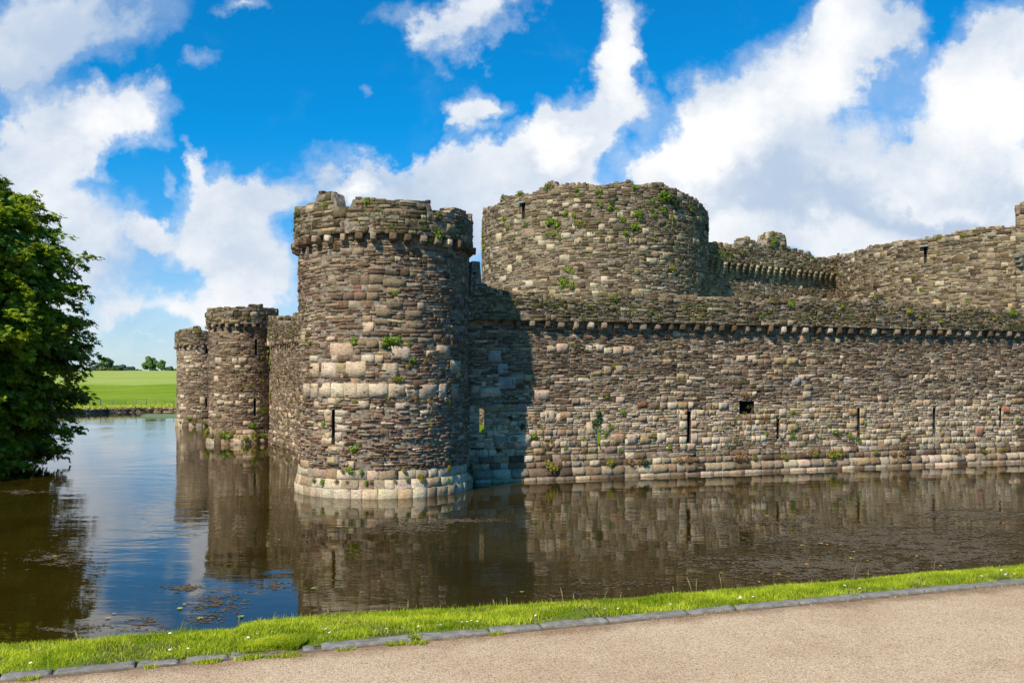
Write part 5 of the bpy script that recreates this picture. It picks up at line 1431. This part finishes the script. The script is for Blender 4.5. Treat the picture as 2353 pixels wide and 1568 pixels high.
m, nt, out = newmat('floating_weed'); nb = NB(nt); at = nb.n('ShaderNodeAttribute', attribute_name='col'); sc_ = nb.n('ShaderNodeSeparateColor'); nb.l(at.outputs['Color'], sc_.inputs[0])
c = nb.mix(sc_.outputs[0], (.045, .034, .018), (.16, .125, .08)); p = nb.bsdf(c, .95, spec=.08); nb.l(p.outputs[0], out.inputs[0])
o = link('floating_weed', npmesh('floating_weed', V, Q, np.repeat(np.stack([cc]*3, 1), 2, 0)), m); tag(o, 'drifts of brown weed and scum floating on the moat', 'water weed', kind='stuff')
# green film near the far shore
P = []
for _ in range(900):
    x, y = wpt(rs.uniform(330, 411), 954 + rs.normal() * 1.6 + (2 if rs.rand() < .5 else -1)); P.append((x, y))
P = np.array(P); n = len(P); rad = rs.uniform(.06, .22, (n, k)); ang = np.linspace(0, 2*np.pi, k, endpoint=False)[None] + rs.rand(n, 1) * 6
V = np.stack([P[:, :1] + np.cos(ang) * rad * 3, P[:, 1:] + np.sin(ang) * rad, np.full((n, k), .004) + rs.rand(n, k) * .003], -1).reshape(-1, 3)
Q = (np.arange(n)[:, None, None] * k + np.array([[0, 1, 2, 3], [0, 3, 4, 5]])[None]).reshape(-1, 4)
m, nt, out = newmat('green_film'); nb = NB(nt); p = nb.bsdf((.16, .20, .06), .6); nb.l(p.outputs[0], out.inputs[0])
o = link('algae_film', npmesh('algae_film', V, Q), m); tag(o, 'thin green streaks of algae on the water near the far shore', 'algae', kind='stuff')
# fallen leaves
m1 = simple_stone('fallen_leaf', (.50, .27, .10), .2, 30); m2 = simple_stone('fresh_leaf', (.38, .45, .06), .2, 30)
lv = [(1886,1248,0),(1900,1251,0),(1930,1252,0),(1960,1268,1),(1956,1283,1),(1992,1288,1),(1852,1296,0),(1854,1298,0),(1655,1317,1),(1744,1337,0),(1790,1320,0),(1843,1253,1),(2085,1280,1),(2106,1278,0),(2160,1300,0),(126,1278,1),(424,1389,1),(413,1398,1),(460,1420,1),(553,1417,1),
      (720,1352,1),(262,1410,0),(248,1420,0),(1200,1360,1),(640,1240,0),(1760,1185,1)]
for i, (px, py, c) in enumerate(lv):
    x, y = wpt(px, py); V = []; a0 = rs.rand() * 6; r = rs.uniform(.03, .055)
    kk = 10
    for j in range(kk):
        a = a0 + j * 2*math.pi/kk; q = r * (1 if j % 2 else .6) * (1.3 if j % kk == 0 else 1); V.append((math.cos(a)*q, math.sin(a)*q, .012 + rs.rand()*.012))
    V.append((0, 0, .016))
    me = bpy.data.meshes.new('fallen_leaf'); me.from_pydata(V, [], [[j, (j+1) % kk, kk] for j in range(kk)]); me.update()
    o = link('fallen_leaf', me, m2 if c else m1); o.location = (x, y, 0)
    tag(o, ('yellow-green' if c else 'orange-brown') + ' fallen leaf floating on the moat', 'leaf', 'leaves floating on the moat')

# ================================================================== 13. SKY, SUN, CAMERA
EL = 46.0
dv = Vector((.58 * math.cos(R(EL)), .8146 * math.cos(R(EL)), -math.sin(R(EL))))
sun = bpy.data.lights.new('sun', 'SUN'); sun.energy = 5.0; sun.angle = R(.53); sun.color = (1, .905, .76)
so = bpy.data.objects.new('sun', sun); COL.objects.link(so); so.rotation_euler = dv.to_track_quat('-Z', 'Y').to_euler(); so.location = (-20, -30, 50)

w = bpy.data.worlds.new('World'); SC.world = w; w.use_nodes = True
nt = w.node_tree; nt.nodes.clear(); nb = NB(nt)
wout = nb.n('ShaderNodeOutputWorld')
sky = nb.n('ShaderNodeTexSky'); sky.sky_type = 'NISHITA'; sky.sun_disc = False
sky.sun_elevation = R(EL); sky.sun_rotation = math.atan2(-.58, -.8146)
sky.air_density = 1.0; sky.dust_density = .3; sky.ozone_density = 3.0; sky.altitude = 0
tc = nb.n('ShaderNodeTexCoord').outputs['Generated']
sep = nb.n('ShaderNodeSeparateXYZ'); nb.l(tc, sep.inputs[0])
yy = nb.math('MAXIMUM', nb.math('ABSOLUTE', sep.outputs[1]), .08)
uu = nb.math('DIVIDE', sep.outputs[0], yy); vv = nb.math('DIVIDE', sep.outputs[2], yy)
comb = nb.n('ShaderNodeCombineXYZ'); nb.l(uu, comb.inputs[0]); nb.l(vv, comb.inputs[1]); nb.l(sep.outputs[1], comb.inputs[2])
flat_ = nb.n('ShaderNodeCombineXYZ'); nb.l(uu, flat_.inputs[0]); nb.l(vv, flat_.inputs[1])
front = nb.ramp(sep.outputs[1], .05, .2)
# domain warp
wn = nb.n('ShaderNodeTexNoise'); nb.l(flat_.outputs[0], wn.inputs['Vector']); wn.inputs['Scale'].default_value = 9; wn.inputs['Detail'].default_value = 5; wn.inputs['Roughness'].default_value = .62
vm = nb.n('ShaderNodeVectorMath', operation='SUBTRACT'); nb.l(wn.outputs['Color'], vm.inputs[0]); vm.inputs[1].default_value = (.5, .5, .5)
vs = nb.n('ShaderNodeVectorMath', operation='SCALE'); nb.l(vm.outputs[0], vs.inputs[0]); vs.inputs['Scale'].default_value = .16
va = nb.n('ShaderNodeVectorMath', operation='ADD'); nb.l(flat_.outputs[0], va.inputs[0]); nb.l(vs.outputs[0], va.inputs[1])
wp = va.outputs[0]
def blobs(lst, vec, k=1.35):
    tot = None
    for (px, py, rx, ry, rot, s) in lst:
        mp = nb.map(vec, (rx * k / F, ry * k / F, 1.0), ((px - CX) / F, (HY - py) / F, 0), (0, 0, R(rot)), 'TEXTURE')
        g = nb.n('ShaderNodeTexGradient', gradient_type='SPHERICAL'); nb.l(mp, g.inputs[0])
        tot = nb.math('MULTIPLY', g.outputs['Fac'], s) if tot is None else nb.math('MULTIPLY_ADD', g.outputs['Fac'], s, tot)
    return tot
#CLOUDS
CL = [ # thick cumulus: x, y, rx, ry, rotation, weight
 (1830,190,250,150,30,1.3),(1660,330,210,120,25,1.2),(1980,80,130,90,20,1.1),(2240,290,200,170,35,1.3),(1900,430,420,120,5,1.3),(2260,120,120,90,40,.9),(2300,470,260,130,0,1.2),(1560,400,110,80,0,.8),(2000,540,360,80,0,1.1),(1960,590,120,50,0,.8),
 (1433,70,62,110,0,1.3),(1445,190,85,80,0,1.1),(1340,270,110,80,30,1.2),(1270,340,100,90,20,1.3),(1230,410,150,60,0,1.2),(1390,320,60,60,0,.6),(1000,430,330,70,0,1.2),(1150,520,300,110,0,1.0),
 (1080,225,42,60,0,.8),(1125,230,50,36,-20,.6),(1075,290,34,50,0,.6),(1115,310,40,40,30,.4),(1030,345,22,26,0,.5),
 (1090,50,130,55,10,1.0),(965,20,80,40,0,.5),(955,70,20,50,0,.35),(560,15,60,26,0,.7),(455,160,34,30,0,.35),(858,180,14,16,0,.35),
 (140,30,250,100,8,1.2),(30,130,130,80,0,1.0),(260,240,115,80,-15,1.3),(120,290,120,100,0,1.1),(50,340,120,100,0,1.0),(240,360,50,46,0,.8),(100,450,170,100,-10,1.0),(370,190,26,26,0,.5),
 (440,350,22,50,15,.8),(500,430,75,80,30,1.15),(330,530,65,36,0,.9),(440,530,85,80,0,.9),(560,510,100,120,0,1.1),(660,450,100,80,20,.8),(810,410,50,34,10,1.1),(380,420,16,40,30,.35),
 (480,690,110,55,10,1.0),(600,640,110,110,0,.9),(180,580,180,110,0,.8),(310,700,90,50,30,.7),(90,700,200,100,0,.5),(340,800,110,14,-3,.55),(850,360,160,30,-5,.5),(1640,520,130,90,0,.8)]
B = nb.math('MINIMUM', blobs(CL, wp), 1.25)
B = nb.math('MULTIPLY', B, front)
# elsewhere: ordinary scattered cloud so the place looks right all round
dirn = nb.noise(tc, 2.6, 7, .6, .3)
gen = nb.math('MULTIPLY', nb.ramp(dirn, .56, .74), nb.math('SUBTRACT', 1.0, front))
B = nb.math('ADD', B, nb.math('MULTIPLY', gen, .7))
f1 = nb.noise(comb.outputs[0], 7.5, 9, .64, .25)
f2 = nb.noise(nb.map(comb.outputs[0], (1.0, 1.7, 1)), 26, 6, .66, .2)
dn_ = nb.math('ADD', nb.math('MULTIPLY', nb.math('SUBTRACT', f1, .5), .95), nb.math('MULTIPLY', nb.math('SUBTRACT', f2, .5), .24))
dens = nb.math('ADD', B, dn_)
cover = nb.ramp(dens, .14, .80)
veil = nb.ramp(nb.math('ADD', B, nb.math('MULTIPLY', dn_, .6)), .02, .45, 0, .34)
cover = nb.math('MAXIMUM', cover, veil)
# low horizon haze whitening
lowh = nb.ramp(vv, .0, .20, .42, 0)
cover = nb.math('MAXIMUM', cover, nb.math('MULTIPLY', lowh, nb.ramp(f1, .3, .7, .6, 1.0)))
# shading inside clouds: grey bases
GR = [(100,60,320,130,0,1.0),(30,170,160,60,0,.8),(1950,470,420,55,-8,1.0),(2150,540,300,60,-12,.9),(1700,470,160,50,0,.6),(1780,400,120,40,0,.4),(2200,600,200,40,0,.4),(1150,560,260,50,0,.35),(2060,60,100,60,0,.35),(380,600,160,60,0,.5),(120,560,200,90,0,.5),(2330,430,90,60,0,.6),(900,390,160,40,0,.4),(560,600,120,60,0,.3)]
gray = nb.math('MULTIPLY', nb.math('MINIMUM', blobs(GR, wp, 1.2), 1.0), front)
f3 = nb.noise(nb.map(comb.outputs[0], (1, 1.3, 1), (3.1, 1.7, .4)), 5.5, 7, .6, .2)
BR = [(1900,170,150,90,30,.8),(1640,310,140,70,20,.9),(1440,120,60,120,0,.7),(1270,330,60,60,0,.9),(2200,250,120,100,40,.6),(2050,470,60,40,0,.3),(810,415,52,34,10,1.0),(250,240,100,70,0,.5),(2130,470,160,30,0,.5),(2350,250,80,120,0,.5)]
brt = nb.math('MULTIPLY', blobs(BR, wp, 1.3), front)
sh = nb.math('ADD', nb.math('ADD', nb.math('MULTIPLY', nb.math('SUBTRACT', f3, .5), 1.5), nb.math('MULTIPLY', nb.math('SUBTRACT', f1, .5), .9)), .52)
sh = nb.math('ADD', nb.math('SUBTRACT', sh, nb.math('MULTIPLY', gray, .5)), nb.math('MULTIPLY', brt, .8))
shc = nb.ramp(sh, -.05, 1.15)
ccol = nb.mix(shc, (.50, .62, .79), (1.05, 1.05, 1.05))
# Background strength .1: cloud radiance is expressed on the same scale as the sky
tintv = nb.mix(nb.ramp(vv, .02, .30), (.62, .86, 1.13), (.02, .86, 1.33))
skyc = nb.mix(1.0, sky.outputs[0], tintv, 'MULTIPLY')
cl10 = nb.mix(1.0, ccol, (8.1, 8.1, 8.1), 'MULTIPLY')
fin = nb.mix(cover, skyc, cl10)
bg = nb.n('ShaderNodeBackground'); nb.l(fin, bg.inputs[0]); bg.inputs[1].default_value = .1
nb.l(bg.outputs[0], wout.inputs[0])
w.cycles.sampling_method = 'MANUAL'; w.cycles.sample_map_resolution = 512

cam = bpy.data.cameras.new('camera'); co = bpy.data.objects.new('camera', cam); COL.objects.link(co); SC.camera = co
co.location = (0, 0, EYE); co.rotation_euler = (math.pi/2, 0, 0)
cam.sensor_width = 36; cam.lens = 36 * F / 2352; cam.shift_x = 0; cam.shift_y = (HY - 784) / 2352
cam.clip_start = .1; cam.clip_end = 3000
SC.view_settings.view_transform = 'Standard'; SC.view_settings.look = 'None'; SC.view_settings.exposure = 0.3; SC.view_settings.gamma = 1
SC.render.resolution_x = 1024; SC.render.resolution_y = 682
